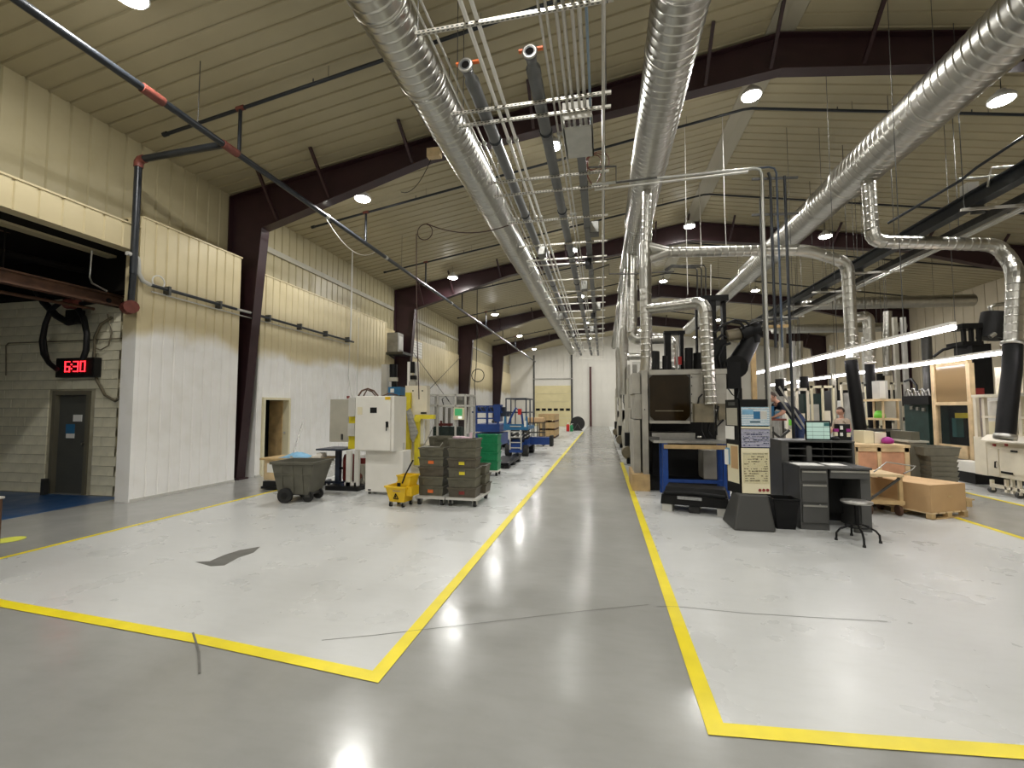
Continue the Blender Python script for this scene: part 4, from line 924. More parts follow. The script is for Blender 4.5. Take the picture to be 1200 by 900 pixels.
# ---- tall column machine behind the cabinet (motors, blue box, ladder track)
def qb(nm, m, parent, Y, x0, y0, x1, y1, d, **k):
    a, b = P(x0, y0, Y=Y), P(x1, y1, Y=Y); return MB().box(a.x, b.x, Y, Y+d, b.z, a.z).build(nm, m, parent, world=True, **k)
t = thing('column_machine', 'beige column machine with yellow post behind the white control cabinet', 'machine', (P(478, 560, Y=9).x, 9.2, 0))
ym = 9.0
a, b = P(475, 452, Y=ym), P(499, 540, Y=ym); MB().box(a.x, b.x, ym, ym+.2, .0, a.z).build('column_body', 'whitecab', t, world=True)
qb('cover_panel', 'whitecab', t, ym-.03, 482, 455, 500, 500, .03)
a, b = P(475, 460, Y=ym-.1), P(480, 545, Y=ym-.1); MB().box(a.x, b.x, ym-.1, ym, b.z, a.z).build('yellow_post', 'machyellow', t, world=True)
qb('yellow_arm', 'machyellow', t, ym-.25, 486, 486, 508, 491, .12)
a, b = P(487, 488, Y=ym-.2), P(491, 545, Y=ym-.2); MB().box(a.x, b.x, ym-.25, ym-.15, b.z, a.z).build('yellow_post', 'machyellow', t, world=True)
cy('yellow_hub', 'machyellow', t, P(489, 491, Y=ym-.27), P(489, 491, Y=ym-.1), .07, 16, world=True)
for q in ((484, 455), (495, 455), (480, 483)): MB().cyl(P(q[0], q[1]+3, Y=ym-.035), P(q[0], q[1]+3, Y=ym), .018, 8).build('bolt', 'black', t, world=True)
qb('label_strip', 'deskdark', t, ym-.045, 493, 483, 499.5, 485, .014)
qb('white_duct', 'machwhite', t, ym-.12, 492, 491, 496, 520, .1)
# motors on columns
for (x0, y0, x1, y1, mm) in ((446, 427, 453, 466, 'pressbody'), (476.5, 424, 480, 466, 'machwhite'), (484, 424, 488.5, 466, 'machwhite')):
    qb('column', mm, t, 9.2, x0+1, y0, x1, y1, .12)
cy('motor', 'black', t, P(461, 442.5, Y=9.15), P(461, 427, Y=9.15), .085, 16, world=True); cy('motor_flange', 'machgrey', t, P(461, 447, Y=9.15), P(461, 442.5, Y=9.15), .10, 16, world=True)
cy('gear_head', 'black', t, P(462, 455, Y=9.15), P(462, 447, Y=9.15), .06, 14, world=True)
qb('blue_gearbox', 'bluebright', t, 9.05, 455, 453.5, 469, 463, .25); qb('gearbox_label', 'paper', t, 9.04, 457.5, 455.5, 461.5, 460, .012)
qb('column', 'sheet', t, 9.25, 455, 462, 470, 480, .25)
cy('motor', 'black', t, P(483.5, 437, Y=9.15), P(483.5, 424, Y=9.15), .05, 12, world=True); qb('carriage', 'black', t, 9.1, 480.5, 440, 486.5, 444.5, .1); qb('carriage_cover', 'pressbody', t, 9.1, 479, 447, 487, 463, .1)
# hanging printed sheets
t2 = thing('paper_sheets', 'curled printed paper sheets hanging from the yellow machine post', 'paper', P(480, 520, Y=ym-.3))
sh = MB(); q = [P(476, 482, Y=ym-.28), P(481, 478, Y=ym-.24), P(490, 507, Y=ym-.32), P(484, 519, Y=ym-.3), P(481, 514, Y=ym-.26)]
q2 = [v+Vector((0, .006, 0)) for v in q]; sh.add(q+q2, [(0,1,2,3,4),(9,8,7,6,5),(0,5,6,1),(1,6,7,2),(2,7,8,3),(3,8,9,4),(4,9,5,0)])
sh.build('sheet', 'print_sheet', t2, world=True)
# ---- clear machine cell
yc = 9.6
xa, xb = P(497, 480, Y=yc).x, P(545.5, 480, Y=yc).x; yb2 = P(556, 480, X=xb).y
zt, zs = P(520, 462, Y=yc).z, P(520, 475.5, Y=yc).z
t = thing('machine_cell', 'aluminium-framed clear machine enclosure behind the stacked grey totes', 'machine', ((xa+xb)/2, (yc+yb2)/2, 0))
def post(x, y, z0, z1, s=.04): return MB().box(x-s/2, x+s/2, y-s/2, y+s/2, z0, z1).build('frame_post', 'lightgrey', t, world=True)
zlow = .72
for x in (xa, P(513, 480, Y=yc).x, P(534, 480, Y=yc).x, xb): post(x, yc, 0 if x in (xa, xb) else zlow, zt)
for x in (xa, xb): post(x, yb2, 0, zt)
post(xb, (yc+yb2)/2, 0, zt)
for z in (zt-.02, zs, zlow):
    for q in ((xa, xb, yc-.02, yc+.02), (xa, xb, yb2-.02, yb2+.02), (xa-.02, xa+.02, yc, yb2), (xb-.02, xb+.02, yc, yb2)):
        MB().box(*q, z-.02, z+.02).build('frame_rail', 'lightgrey', t, world=True)
for x0, x1 in ((xa, P(513, 480, Y=yc).x), (P(513, 480, Y=yc).x, P(534, 480, Y=yc).x), (P(534, 480, Y=yc).x, xb)):
    MB().box(x0+.02, x1-.02, yc-.004, yc+.004, zlow+.02, zt-.04).build('pane', 'pane', t, world=True)
for y0, y1 in ((yc, (yc+yb2)/2), ((yc+yb2)/2, yb2)): MB().box(xb-.004, xb+.004, y0+.02, y1-.02, zlow+.02, zt-.04).build('pane', 'pane', t, world=True)
MB().box(xa+.03, xb-.03, yc+.05, yb2-.03, .05, zlow).build('machine_bed', 'greenmach', t, world=True)
MB().box(xa+.1, xb-.2, yc+.3, yb2-.2, zlow, P(520, 500, Y=yc+.3).z).build('tooling_block', 'greenmach', t, world=True)
MB().cyl(P(517, 508, Y=yc+.4), P(517, 493, Y=yc+.4), .03, 8).box(P(514, 500, Y=yc+.4).x, P(530, 500, Y=yc+.4).x, yc+.35, yc+.45, P(514, 499, Y=yc+.4).z, P(514, 496, Y=yc+.4).z).build('robot_tool', 'dullred', t, world=True)
for q in ((519, 477, 521, 497), (525, 478, 527.5, 500)):
    qb('guide_rod', 'steel', t, yc+.4, *q, .04)
qb('valve_block', 'pressbody2', t, yc+.15, 534, 465, 543, 475, .15)
MB().tube([P(520, 475, Y=yc+.3), P(518, 468, Y=yc+.3), P(522, 464, Y=yc+.3), P(526, 470, Y=yc+.3)], .012, 6).build('cable', 'black', t, world=True)
mo = qb('touch_panel', 'cream', t, yc-.07, 531.5, 477.5, 543.5, 492, .06); qb('screen', 'screengreen', mo, yc-.076, 533, 479, 541.5, 487, .008); qb('screen_highlight', 'screenwhite', mo, yc-.08, 537, 488, 541, 490.5, .012)
# ---- grey box on second column
t = thing('wall_enclosure', 'grey electrical enclosure on a small shelf on the second maroon column', 'electrical box', P(463, 413, Y=17.6))
qb('box_body', 'pressbody2', t, 17.4, 453, 390, 466, 412, .55); MB().box(P(466, 390, Y=17.4).x+.003, P(466, 390, Y=17.4).x+.02, 17.5, 17.9, P(466, 409, Y=17.4).z, P(466, 393, Y=17.4).z).build('side_door', 'lightgrey', t, world=True)
qb('shelf', 'darksteel', t, 17.2, 450, 412.5, 472, 414.5, 1.0)
MB().bar(P(455, 415, Y=17.5), P(462, 420, Y=18.0), .05, .05).build('shelf_brace', 'darksteel', t, world=True)
t = thing('wall_vent', 'white louvred vent panel on the wall past the second maroon column', 'vent', P(490, 410, X=-8.99))
a, b = P(483, 398, X=-8.99), P(494, 421, X=-8.99); MB().box(-9.005, -8.97, a.y, b.y, b.z, a.z).build('vent_frame', 'machwhite', t, world=True)
for k in range(6):
    z = b.z+(a.z-b.z)*(k+.5)/6; MB().box(-8.972, -8.96, a.y+.04, b.y-.04, z-.03, z+.01).build('slat', 'lightgrey', t, world=True)
# ---- black platform truck
t = thing('platform_cart', 'low black plastic platform on the floor beside the green totes', 'platform', (-2.92, 13.3, 0))
MB().box(-.30, .30, -.95, .95, .10, .17).build('deck', 'black', t, bevel=.01)
for xx in (-.24, .24):
    for yy in (-.8, 0, .8): bx('runner', 'rubber', t, xx-.06, xx+.06, yy-.1, yy+.1, 0, .10)
# ---- blue scissor lifts
def rails(m, t, x0, x1, y0, y1, z0, z1, s=.04, mid=True):
    for x in (x0, x1):
        for y in (y0, (y0+y1)/2, y1): MB().box(x-s/2, x+s/2, y-s/2, y+s/2, z0, z1).build('rail_post', m, t)
    for z in ((z1, (z0+z1)/2) if mid else (z1,)):
        for x in (x0, x1): MB().box(x-s/2, x+s/2, y0, y1, z-s/2, z+s/2).build('guard_rail', m, t)
        for y in (y0, y1): MB().box(x0, x1, y-s/2, y+s/2, z-s/2, z+s/2).build('guard_rail', m, t)
lx0, lx1 = P(592, 536, Y=15.6).x, P(617, 536, Y=15.6).x; cx = (lx0+lx1)/2; hw = (lx1-lx0)/2
zz = lambda y, Yp=15.6: P(605, y, Y=Yp).z
t = thing('scissor_lift', 'blue scissor lift with ladder and open guard rails facing the aisle', 'scissor lift', (cx, 15.6, 0))
bx('chassis', 'bluepaint', t, -hw*.62, hw*.62, 0, 1.8, .14, zz(519), bevel=.01)
bx('chassis_panel', 'bluepaint', t, -hw*.95, hw*.95, .35, 1.45, .3, zz(516))
for xx in (-hw*.8, hw*.8):
    for yy in (.22, 1.58):
        w1 = cy('wheel', 'rubber', t, (xx-.1, yy, .2), (xx+.1, yy, .2), .2, 18); cy('hub', 'darksteel', w1, (xx-.105, yy, .2), (xx+.105, yy, .2), .08, 12)
z0, z1 = zz(518), zz(504)
for k in range(3):
    h = (z1-z0)/3
    for s in (-1, 1):
        MB().bar((s*hw*.6, .15, z0+k*h+.03), (s*hw*.6, 1.7, z0+(k+1)*h-.03), .05, .07).build('scissor_arm', 'deskdark', t)
        MB().bar((s*hw*.5, .15, z0+(k+1)*h-.03), (s*hw*.5, 1.7, z0+k*h+.03), .05, .07).build('scissor_arm', 'navysteel', t)
for s in (-.2, .2): bx('ladder_rail', 'lightgrey', t, s-.02, s+.02, -.06, -.02, .25, zz(504))
for k in range(5): bx('ladder_rung', 'lightgrey', t, -.2, .2, -.06, -.03, .3+k*.19, .33+k*.19)
bx('platform', 'bluebright', t, -hw, hw, 0, 1.85, z1, zz(500)); bx('toe_board', 'bluebright', t, -hw, hw, -.02, .0, z1, zz(497))
for s in (-1, 1): MB().taper((s*hw-.06, s*hw+.06, -.03, .1, z1), (s*hw-.03, s*hw+.03, -.03, .05, zz(488))).build('corner_gusset', 'bluebright', t)
rails('navysteel', t, -hw*.95, hw*.95, .05, 1.8, zz(500), zz(467))
MB().box(.08, .2, -.02, .1, zz(486), zz(479)).build('control_box', 'red', t); MB().tube([(-.3, .1, zz(500)), (-.2, .05, zz(490)), (0, .05, zz(478)), (.2, .08, zz(485)), (.25, .1, zz(500))], .04, 6).build('control_cable', 'bluepaint', t)
bx('extension_arm', 'bluepaint', t, hw*.9, hw*.9+.85, .9, 1.3, zz(523), zz(514)); bx('arm_bumper', 'rubber', t, hw*.9+.75, hw*.9+.86, .88, 1.32, zz(525), zz(512))
bx('placard', 'paper', t, hw-.08, hw-.0, -.035, -.025, zz(500), zz(493))
lx0, lx1 = P(556, 505, Y=17.8).x, P(586, 505, Y=17.8).x; cx2 = (lx0+lx1)/2; hw2 = (lx1-lx0)/2
zz2 = lambda y: P(570, y, Y=17.8).z
t = thing('scissor_lift', 'blue scissor lift with raised lattice boom parked behind the green totes', 'scissor lift', (cx2, 17.8, 0))
bx('chassis', 'bluepaint', t, -hw2, hw2, 0, 1.6, .2, zz2(508)); bx('platform', 'bluepaint', t, -hw2, hw2, -.1, 1.7, zz2(506), zz2(497)); bx('mid_panel', 'navysteel', t, -hw2*.9, hw2*.9, .1, 1.5, zz2(520), zz2(512))
tx = MB()
import mathutils
for xx in (-hw2*.8, hw2*.8):
    for yy in (.2, 1.4): cy('wheel', 'rubber', t, (xx-.1, yy, .22), (xx+.1, yy, .22), .22, 16)
for z in (zz2(476), zz2(483)): MB().box(-hw2-.1, hw2*1.2, -.05, .0, z-.03, z+.03).build('boom_chord', 'bluepaint', t)
for k in range(6):
    x0 = -hw2+k*hw2*.36; MB().bar((x0, -.03, zz2(476)), (x0+hw2*.3, -.03, zz2(483)), .03, .03).build('boom_web', 'bluepaint', t)
for s in (-1, 0, 1): bx('upright', 'bluepaint', t, s*hw2*.85-.04, s*hw2*.85+.04, -.04, .04, zz2(497), zz2(476))
bx('boom_tube', 'navysteel', t, -hw2-.1, hw2*1.3, .2, .4, zz2(484), zz2(477)); bx('guard_rail', 'bluepaint', t, -hw2, hw2*.6, -.06, -.02, zz2(491), zz2(489.5))
bx('boom_head', 'bluepaint', t, hw2*.55, hw2*1.05, -.1, .4, zz2(494), zz2(474)); bx('boom_link', 'navysteel', t, hw2*.9, hw2*1.7, 0, .3, zz2(488), zz2(482))
MB().cyl((hw2*.5, -.1, zz2(494)), (hw2*.5, .0, zz2(494)), .06, 10).build('pivot_pin', 'darksteel', t)
# ---- wooden crates with pallets, cart, extinguishers, spool
YC = 25.6
cx0, cx1 = P(631, 515, Y=YC).x, P(650.5, 515, Y=YC).x
for k, lab in enumerate(('lowest wooden crate of the stack of three near the end wall', 'middle wooden crate of the stack of three near the end wall', 'top wooden crate of the stack of three near the end wall')):
    z0 = k*.46; t = thing('wooden_crate', lab, 'crate', ((cx0+cx1)/2, YC+1.2, z0), 0, 'wooden crates by the end wall'); w2 = (cx1-cx0)/2
    for s in (-1, 0, 1): bx('skid_runner', 'rust', t, s*(w2-.06)-.05, s*(w2-.06)+.05, -1.2, 1.2, 0, .10)
    bx('side_board', 'wood', t, -w2, w2, -1.2, -1.17, .11, .455); bx('side_board', 'wood', t, -w2, w2, 1.17, 1.2, .11, .455); bx('side_board', 'wood', t, w2-.03, w2, -1.17, 1.17, .11, .455); bx('side_board', 'wood', t, -w2, -w2+.03, -1.17, 1.17, .11, .455)
    if k == 2: bx('lid', 'cardboard', t, -w2+.02, w2-.02, -1.18, 1.18, .455, .47)
    else: bx('crate_floor', 'wood', t, -w2+.03, w2-.03, -1.17, 1.17, .10, .13)
t = thing('frame_cart', 'tubular steel cart frame with wrapped bundle beside the wooden crates', 'cart', (P(626, 522, Y=20).x, 20.0, 0))
for xx in (-.35, -.1, .15, .4):
    for yy in (0, .6): cy('upright', 'darksteel', t, (xx, yy, .18), (xx, yy, 1.05), .025, 8)
MB().box(-.42, .47, -.05, .65, .14, .2).build('base', 'bluepaint', t)
for z in (.6, 1.04): bx('rail', 'darksteel', t, -.4, .45, -.02, .02, z, z+.03); bx('rail', 'darksteel', t, -.4, .45, .58, .62, z, z+.03)
for xx in (-.35, .4):
    for yy in (.02, .58): cy('caster_wheel', 'rubber', t, (xx-.02, yy, .07), (xx+.02, yy, .07), .07, 10)
bx('bundle', 'cardlight', t, -.36, .42, .03, .57, 1.07, 1.3, bevel=.04)
for (px_, nm, m1, lab, h) in ((665.5, 'fire_extinguisher', 'red', 'red fire extinguisher on the floor beside the dark spool at the end wall', .55), (669.8, 'gas_cylinder', 'green', 'small green gas cylinder beside the red fire extinguisher', .5)):
    b = P(px_, 506.5, Y=33.5); t = thing(nm, lab, 'extinguisher' if m1 == 'red' else 'cylinder', (b.x, 33.5, 0))
    MB().lathe([(.02, 0), (.11, .01), (.12, .04), (.12, h-.1), (.08, h-.02), (.03, h)], n=14).build('tank', m1, t); MB().cyl((0,0,h), (0,0,h+.1), .03, 8).box(-.02, .12, -.02, .02, h+.06, h+.09).build('valve', 'paper', t)
sx = P(677, 505, Y=35).x
t = thing('hose_spool', 'dark hose spool standing at the end of the yellow aisle line', 'spool', (sx, 35, 0))
for yy in (-.22, .22): cy('flange', 'rubber', t, (0, yy-.02, .55), (0, yy+.02, .55), .55, 28)
cy('drum', 'pvcgrey', t, (0, -.2, .55), (0, .2, .55), .42, 24)
MB().box(-.35, .35, -.3, -.25, 0, .05).box(-.35, .35, .25, .3, 0, .05).bar((-.3, -.27, .03), (0, -.27, .55), .05, .05).bar((.3, -.27, .03), (0, -.27, .55), .05, .05).build('stand', 'darksteel', t)
# ---- side bay: clock, hoses, rusty beam
t = thing('led_clock', 'black LED wall clock showing red digits above the grey steel door', 'clock', P(88, 441, Y=6.9))
a, b = P(66, 420, Y=6.85), P(109.5, 441.5, Y=6.85); MB().box(a.x, b.x, 6.85, 6.98, b.z, a.z).build('housing', 'deskdark', t, world=True); MB().box(a.x+.02, b.x-.02, 6.842, 6.85, b.z+.02, a.z-.02).build('face', 'black', t, world=True)
SEG = {'6': 'afedcg', '3': 'abgcd', '0': 'abcdef'}
def digit(ch, x, z, wd, h, s):
    m_ = MB(); y0, y1 = 6.832, 6.842
    q = {'a': (x, x+wd, z+h-s, z+h), 'g': (x, x+wd, z+h/2-s/2, z+h/2+s/2), 'd': (x, x+wd, z, z+s), 'f': (x, x+s, z+h/2, z+h), 'b': (x+wd-s, x+wd, z+h/2, z+h), 'e': (x, x+s, z, z+h/2), 'c': (x+wd-s, x+wd, z, z+h/2)}
    for c in SEG[ch]: m_.box(q[c][0], q[c][1], y0, y1, q[c][2], q[c][3])
    m_.build('digit', 'led', t, world=True)
W_ = b.x-a.x; Hh = a.z-b.z
digit('6', a.x+W_*.26, b.z+Hh*.27, W_*.13, Hh*.55, .016); digit('3', a.x+W_*.48, b.z+Hh*.27, W_*.13, Hh*.55, .016); digit('0', a.x+W_*.66, b.z+Hh*.27, W_*.13, Hh*.55, .016)
MB().box(a.x+W_*.42, a.x+W_*.445, 6.832, 6.842, b.z+Hh*.40, b.z+Hh*.47).box(a.x+W_*.42, a.x+W_*.445, 6.832, 6.842, b.z+Hh*.62, b.z+Hh*.69).build('colon', 'led', t, world=True)
t = thing('rusty_beam', 'rusty brown steel beam under the dark soffit of the side bay', 'beam', (-9.35, 4, 3.6))
MB().box(-9.43, -9.27, .05, 6.98, 3.70, 3.73).box(-9.37, -9.33, .05, 6.98, 3.73, 3.90).box(-9.43, -9.27, .05, 6.98, 3.90, 3.93).build('beam', 'rust', t, world=True)
for q, r in (((0, 268, 150, 298), .05), ((0, 296, 130, 322), .06), ((0, 345, 120, 362), .03)):
    MB().tube([P(q[0]-60, q[1]-14, X=-9.7), P(q[2]-10, q[3], X=-9.7)], r, 8).build('pipe_run', 'rust' if r != .06 else 'darkvoid', t, world=True)
for yy in (5.2, 6.9): cy('hanger_rod', 'darkvoid', t, (-9.35, yy, 3.93), (-9.35, yy, 5.0), .015, 6, world=True)
t = thing('hose_coil', 'thick black hose hanging in a loop above the LED clock', 'hose', P(75, 430, Y=6.75))
MB().tube([P(x, y, Y=6.75) for x, y in ((42, 338), (52, 355), (66, 370), (80, 378), (88, 376))], .065, 10).build('hose_body', 'hose', t, world=True)
MB().tube([P(x, y, Y=6.72) for x, y in ((82, 354), (70, 355), (60, 363), (53, 380), (49, 400), (51, 415), (58, 426), (67, 433))], .045, 10).build('hose_body', 'hose', t, world=True)
MB().tube([P(x, y, Y=6.72) for x, y in ((90, 360), (98, 372), (102, 392), (101, 410), (97, 422))], .05, 10).build('hose_body', 'hose', t, world=True)
MB().tube([P(x, y, Y=6.74) for x, y in ((57, 365), (52, 395), (54, 412), (56, 420))], .03, 8).build('hose_body', 'hose', t, world=True)
MB().tube([P(x, y, Y=6.74) for x, y in ((95, 356), (115, 353), (128, 352))], .045, 8).build('hose_body', 'hose', t, world=True)
cy('red_fitting', 'redfit', t, P(79, 356, Y=6.7), P(92, 357, Y=6.7), .10, 12, world=True); MB().box(P(80, 370, Y=6.75).x, P(93, 370, Y=6.75).x, 6.7, 6.85, P(80, 379, Y=6.75).z, P(80, 364, Y=6.75).z).build('hose_bracket', 'black', t, world=True)
cy('hanger_rod', 'darkvoid', t, P(76, 352, Y=6.8), P(76, 330, Y=6.8), .03, 6, world=True)
t = thing('loose_cables', 'thin grey cables sagging on the block wall beside the LED clock', 'cable', P(125, 450, Y=6.95))
MB().tube([P(x, y, Y=6.95) for x, y in ((131, 372), (118, 380), (111, 395), (110, 420), (113, 445), (123, 463), (135, 470), (146, 462), (147, 440))], .025, 8).build('cable', 'tank', t, world=True)
MB().tube([P(x, y, Y=6.94) for x, y in ((126, 368), (131, 390), (127, 405), (118, 410), (112, 408))], .012, 6).build('cable', 'tank', t, world=True)
MB().tube([P(x, y, Y=6.96) for x, y in ((7, 440), (7, 405), (10, 402), (100, 399), (147, 396))], .012, 6).build('conduit_pipe', 'tank', t, world=True)
t = thing('steel_conduit', 'bent bright conduit hanging under the dark bay soffit', 'conduit', P(107, 320, Y=6.3))
MB().tube([P(x, y, Y=6.3) for x, y in ((122, 282), (113, 283), (108, 290), (105, 325), (108, 332), (125, 341))], .016, 8).build('pipe_run', 'conduit', t, world=True)
t = thing('wall_bumper', 'short dark bollard post at the foot of the block wall', 'bollard', (P(52, 571, Y=6.85).x, 6.85, 0))
MB().box(-.04, .04, -.04, .04, 0, .32).build('post', 'darksteel', t)
# ---- wooden crate whose edge shows at the left border
t = thing('wooden_crate', 'brown wooden crate standing at the corner of the yellow floor line', 'crate', (-6.3, 3.16, 0))
ex = P(-4, 700, Y=3.36).x; hz = P(3, 597, Y=3.0).z
for x0, x1 in ((ex-.9, ex-.84), (ex-.06, ex)):
    for y0, y1 in ((2.96, 3.02), (3.30, 3.36)): MB().box(x0, x1, y0, y1, 0, hz).build('corner_post', 'rust', t, world=True)
for k in range(5):
    z0 = .06+k*(hz-.08)/5
    MB().box(ex-.84, ex-.06, 2.97, 2.99, z0, z0+(hz-.08)/5-.015).build('slat', 'wood', t, world=True)
    MB().box(ex-.045, ex-.02, 3.02, 3.30, z0, z0+(hz-.08)/5-.015).build('slat', 'wood', t, world=True)
MB().box(ex-.9, ex+.01, 2.95, 3.37, hz, hz+.02).build('lid', 'lightgrey', t, world=True)
# ================================================================ RIGHT SIDE THINGS
def vb(nm, m, parent, Y, x0, y0, x1, y1, y_back, z0=None, **k):
    # box whose front face fills a pixel rectangle on plane Y; optional base height
    a, b = P(x0, y0, Y=Y), P(x1, y1, Y=Y); return MB().box(a.x, b.x, Y, y_back, b.z if z0 is None else z0, a.z).build(nm, m, parent, world=True, **k)
# ---- the press
YP = 9.7
t = thing('casting_press', 'big grimy grey press with dark amber window beside the aisle line', 'machine', (P(800, 575, Y=YP).x, YP+1.2, 0))
press = t
XL = P(752, 500, Y=YP).x; XR = P(852, 500, Y=YP).x
ZT = P(800, 433.5, Y=YP).z
vb('frame_upright', 'pressbody', t, YP, 752, 434, 761, 575, YP+2.6, 0)
vb('top_beam', 'pressbody', t, YP, 761, 433.5, 852, 438, YP+2.6)
vb('panel', 'pressbody', t, YP, 809, 438, 838, 495, YP+.12); vb('panel', 'pressbody', t, YP+.02, 838.5, 438, 852, 480, YP+.14); vb('panel', 'pressbody', t, YP+.02, 839, 481, 852, 516, YP+.12)
vb('sill', 'pressbody', t, YP, 761, 493, 809, 496.5, YP+.2)
# window with chamfered corners
a, b = P(761, 438, Y=YP), P(809, 493, Y=YP); c = .09
MB().prism([(a.x+c, b.z), (b.x-c, b.z), (b.x, b.z+c), (b.x, a.z-c), (b.x-c, a.z), (a.x+c, a.z), (a.x, a.z-c), (a.x, b.z+c)], 'y', YP+.03, YP+.07).build('window_pane', 'amberglass', t, world=True)
MB().box(a.x-.01, b.x+.01, YP+.07, YP+.12, b.z-.01, a.z+.01).build('window_backing', 'pressbody2', t, world=True)
vb('window_rail', 'tank', t, YP+.015, 768, 481, 801, 482, YP+.03)
for x_, y_ in ((755.5, 480), (810.5, 442), (810.5, 452), (810.5, 462), (810.5, 472), (810.5, 484)): cy('bolt', 'deskdark', t, P(x_, y_, Y=YP-.012), P(x_, y_, Y=YP), .014, 8, world=True)
# stepped sheet guards on the aisle side
for x0, y0, x1, y1 in ((741, 437, 750.5, 461), (744, 461.5, 752, 491), (742.5, 492, 751.5, 573)):
    vb('side_guard', 'pressbody', t, YP+.15, x0, y0, x1, y1, YP+1.5)
MB().box(XL+.3, XR, YP+.9, YP+2.6, .2, ZT-.03).build('machine_core', 'deskdark', t, world=True)
vb('die_bed', 'steel', t, YP+.25, 764, 507, 815, 516, YP+.9)
vb('lower_panel', 'pressbody', t, YP+.1, 824, 528, 852, 562, YP+.6)
vb('base_skid', 'wood', t, YP-.1, 741, 556, 762, 572, YP+1.2, 0); MB().box(XL-.1, XR, YP+.05, YP+2.4, 0, .2).build('base', 'deskdark', t, world=True)
vb('junction_box', 'tank', t, YP-.22, 814, 473, 836.5, 495, YP); vb('junction_box', 'tank', t, YP-.1, 842, 473, 851.5, 492, YP)
for q in (((842, 476), (839, 490), (840, 510)), ((822, 495), (822, 505), (826, 514)), ((818, 473), (819, 466), (823, 462)), ((832, 495), (830, 505), (834, 512)), ((848, 492), (840, 500), (838, 515), (842, 524))):
    MB().tube([P(x, y, Y=YP-.12) for x, y in q], .016, 6).build('cable', 'hose', t, world=True)
MB().tube([P(853, 455, Y=YP-.1), P(858, 462, Y=YP-.2), P(864, 467, Y=YP-.2), P(866, 458, Y=YP-.1)], .012, 6).build('cable', 'hose', t, world=True)
# black equipment on top of the press
t = thing('press_robot', 'black robot arm and mast mounted on top of the press', 'robot arm', P(855, 434, Y=YP+.6))
Yr = YP+.6
vb('mast_head', 'black', t, Yr, 822, 346.5, 854, 352, Yr+.5); vb('mast_post', 'black', t, Yr, 831, 352, 841, 434, Yr+.25); vb('mast_post', 'black', t, Yr+.1, 846.5, 352, 852, 402, Yr+.3)
vb('mast_post', 'black', t, Yr+.1, 815, 356, 819, 434, Yr+.2); vb('drive_body', 'black', t, Yr-.1, 834, 398, 852, 434, Yr+.4)
a, b = P(860, 434, Y=Yr), P(882, 395, Y=Yr)
MB().cyl(a, b, .22, 14, .17).build('arm_link', 'black', t, world=True)
cy('arm_joint', 'black', t, P(862, 430, Y=Yr-.25), P(862, 430, Y=Yr+.25), .24, 18, world=True)
MB().cyl(P(868, 392, Y=Yr-.05), P(889, 386, Y=Yr-.05), .15, 14, .19).cyl(P(884, 380, Y=Yr-.1), P(886, 402, Y=Yr-.1), .13, 12, .08).build('wrist', 'black', t, world=True)
cy('wrist_motor', 'tank', t, P(852, 394, Y=Yr), P(868, 391, Y=Yr), .13, 14, world=True)
for q in (((838, 390), (848, 380), (862, 375), (874, 377), (884, 386)), ((842, 384), (856, 377), (868, 379), (878, 390)), ((836, 402), (846, 392), (852, 396)), ((846, 434), (842, 418), (848, 405), (856, 402))):
    MB().tube([P(x, y, Y=Yr-.15) for x, y in q], .028, 8).build('hose', 'hose', t, world=True)
vb('support_post', 'black', t, Yr-.3, 852, 424, 869, 455, Yr+.1); vb('support_post', 'black', t, Yr-.3, 865, 455, 870, 470, Yr)
for x0, y0, x1, y1 in ((756, 412, 773, 434), (776, 417, 782, 434), (802, 408, 812, 434), (812, 414, 832, 434)):
    cx_ = (x0+x1)/2; a, b = P(cx_, y0, Y=Yr), P(cx_, y1, Y=Yr); cy('motor', 'black' if x0 != 756 else 'deskdark', t, a, b, (P(x1, 520, Y=Yr).x-P(x0, 520, Y=Yr).x)/2, 14, world=True)
vb('drive_frame', 'black', t, Yr+.5, 778, 388, 803, 391, Yr+.7); vb('drive_frame', 'black', t, Yr+.5, 779, 391, 787, 434, Yr+.7); vb('drive_frame', 'black', t, Yr+.5, 797, 391, 802, 434, Yr+.7)
vb('red_valve', 'red', t, Yr+.3, 791.5, 418, 799, 427, Yr+.45); cy('pipe', 'steel', t, P(793, 434, Y=Yr+.2), P(793, 395, Y=Yr+.2), .03, 8, world=True)
# work table with blue legs
t = thing('work_table', 'steel-topped work table with blue legs in front of the press', 'table', (P(800, 580, Y=9.1).x, 9.2, 0))
a, b = P(766, 516, Y=9.05), P(853, 527, Y=9.05); zt_ = a.z
MB().box(a.x, b.x, 9.05, 9.62, zt_-.05, zt_).build('table_top', 'steel', t, world=True); vb('front_rail', 'wood', t, 9.02, 778, 521, 853, 527, 9.05)
for xx in (P(779, 520, Y=9.1).x, P(850, 520, Y=9.1).x):
    for yy in (9.1, 9.55): MB().box(xx-.05, xx+.05, yy-.04, yy+.04, 0, zt_-.05).build('leg', 'bluepaint', t, world=True)
MB().box(P(779, 520, Y=9.1).x, P(850, 520, Y=9.1).x, 9.3, 9.36, .25, .31).build('stretcher', 'bluepaint', t, world=True)
cy('tool', 'steel', t, P(817, 512, Y=9.2), P(822, 512, Y=9.2), .02, 8, world=True); MB().box(P(760, 520, Y=9.2).x, P(772, 520, Y=9.2).x, 9.08, 9.2, zt_, zt_+.06).build('clamp', 'darksteel', t, world=True)
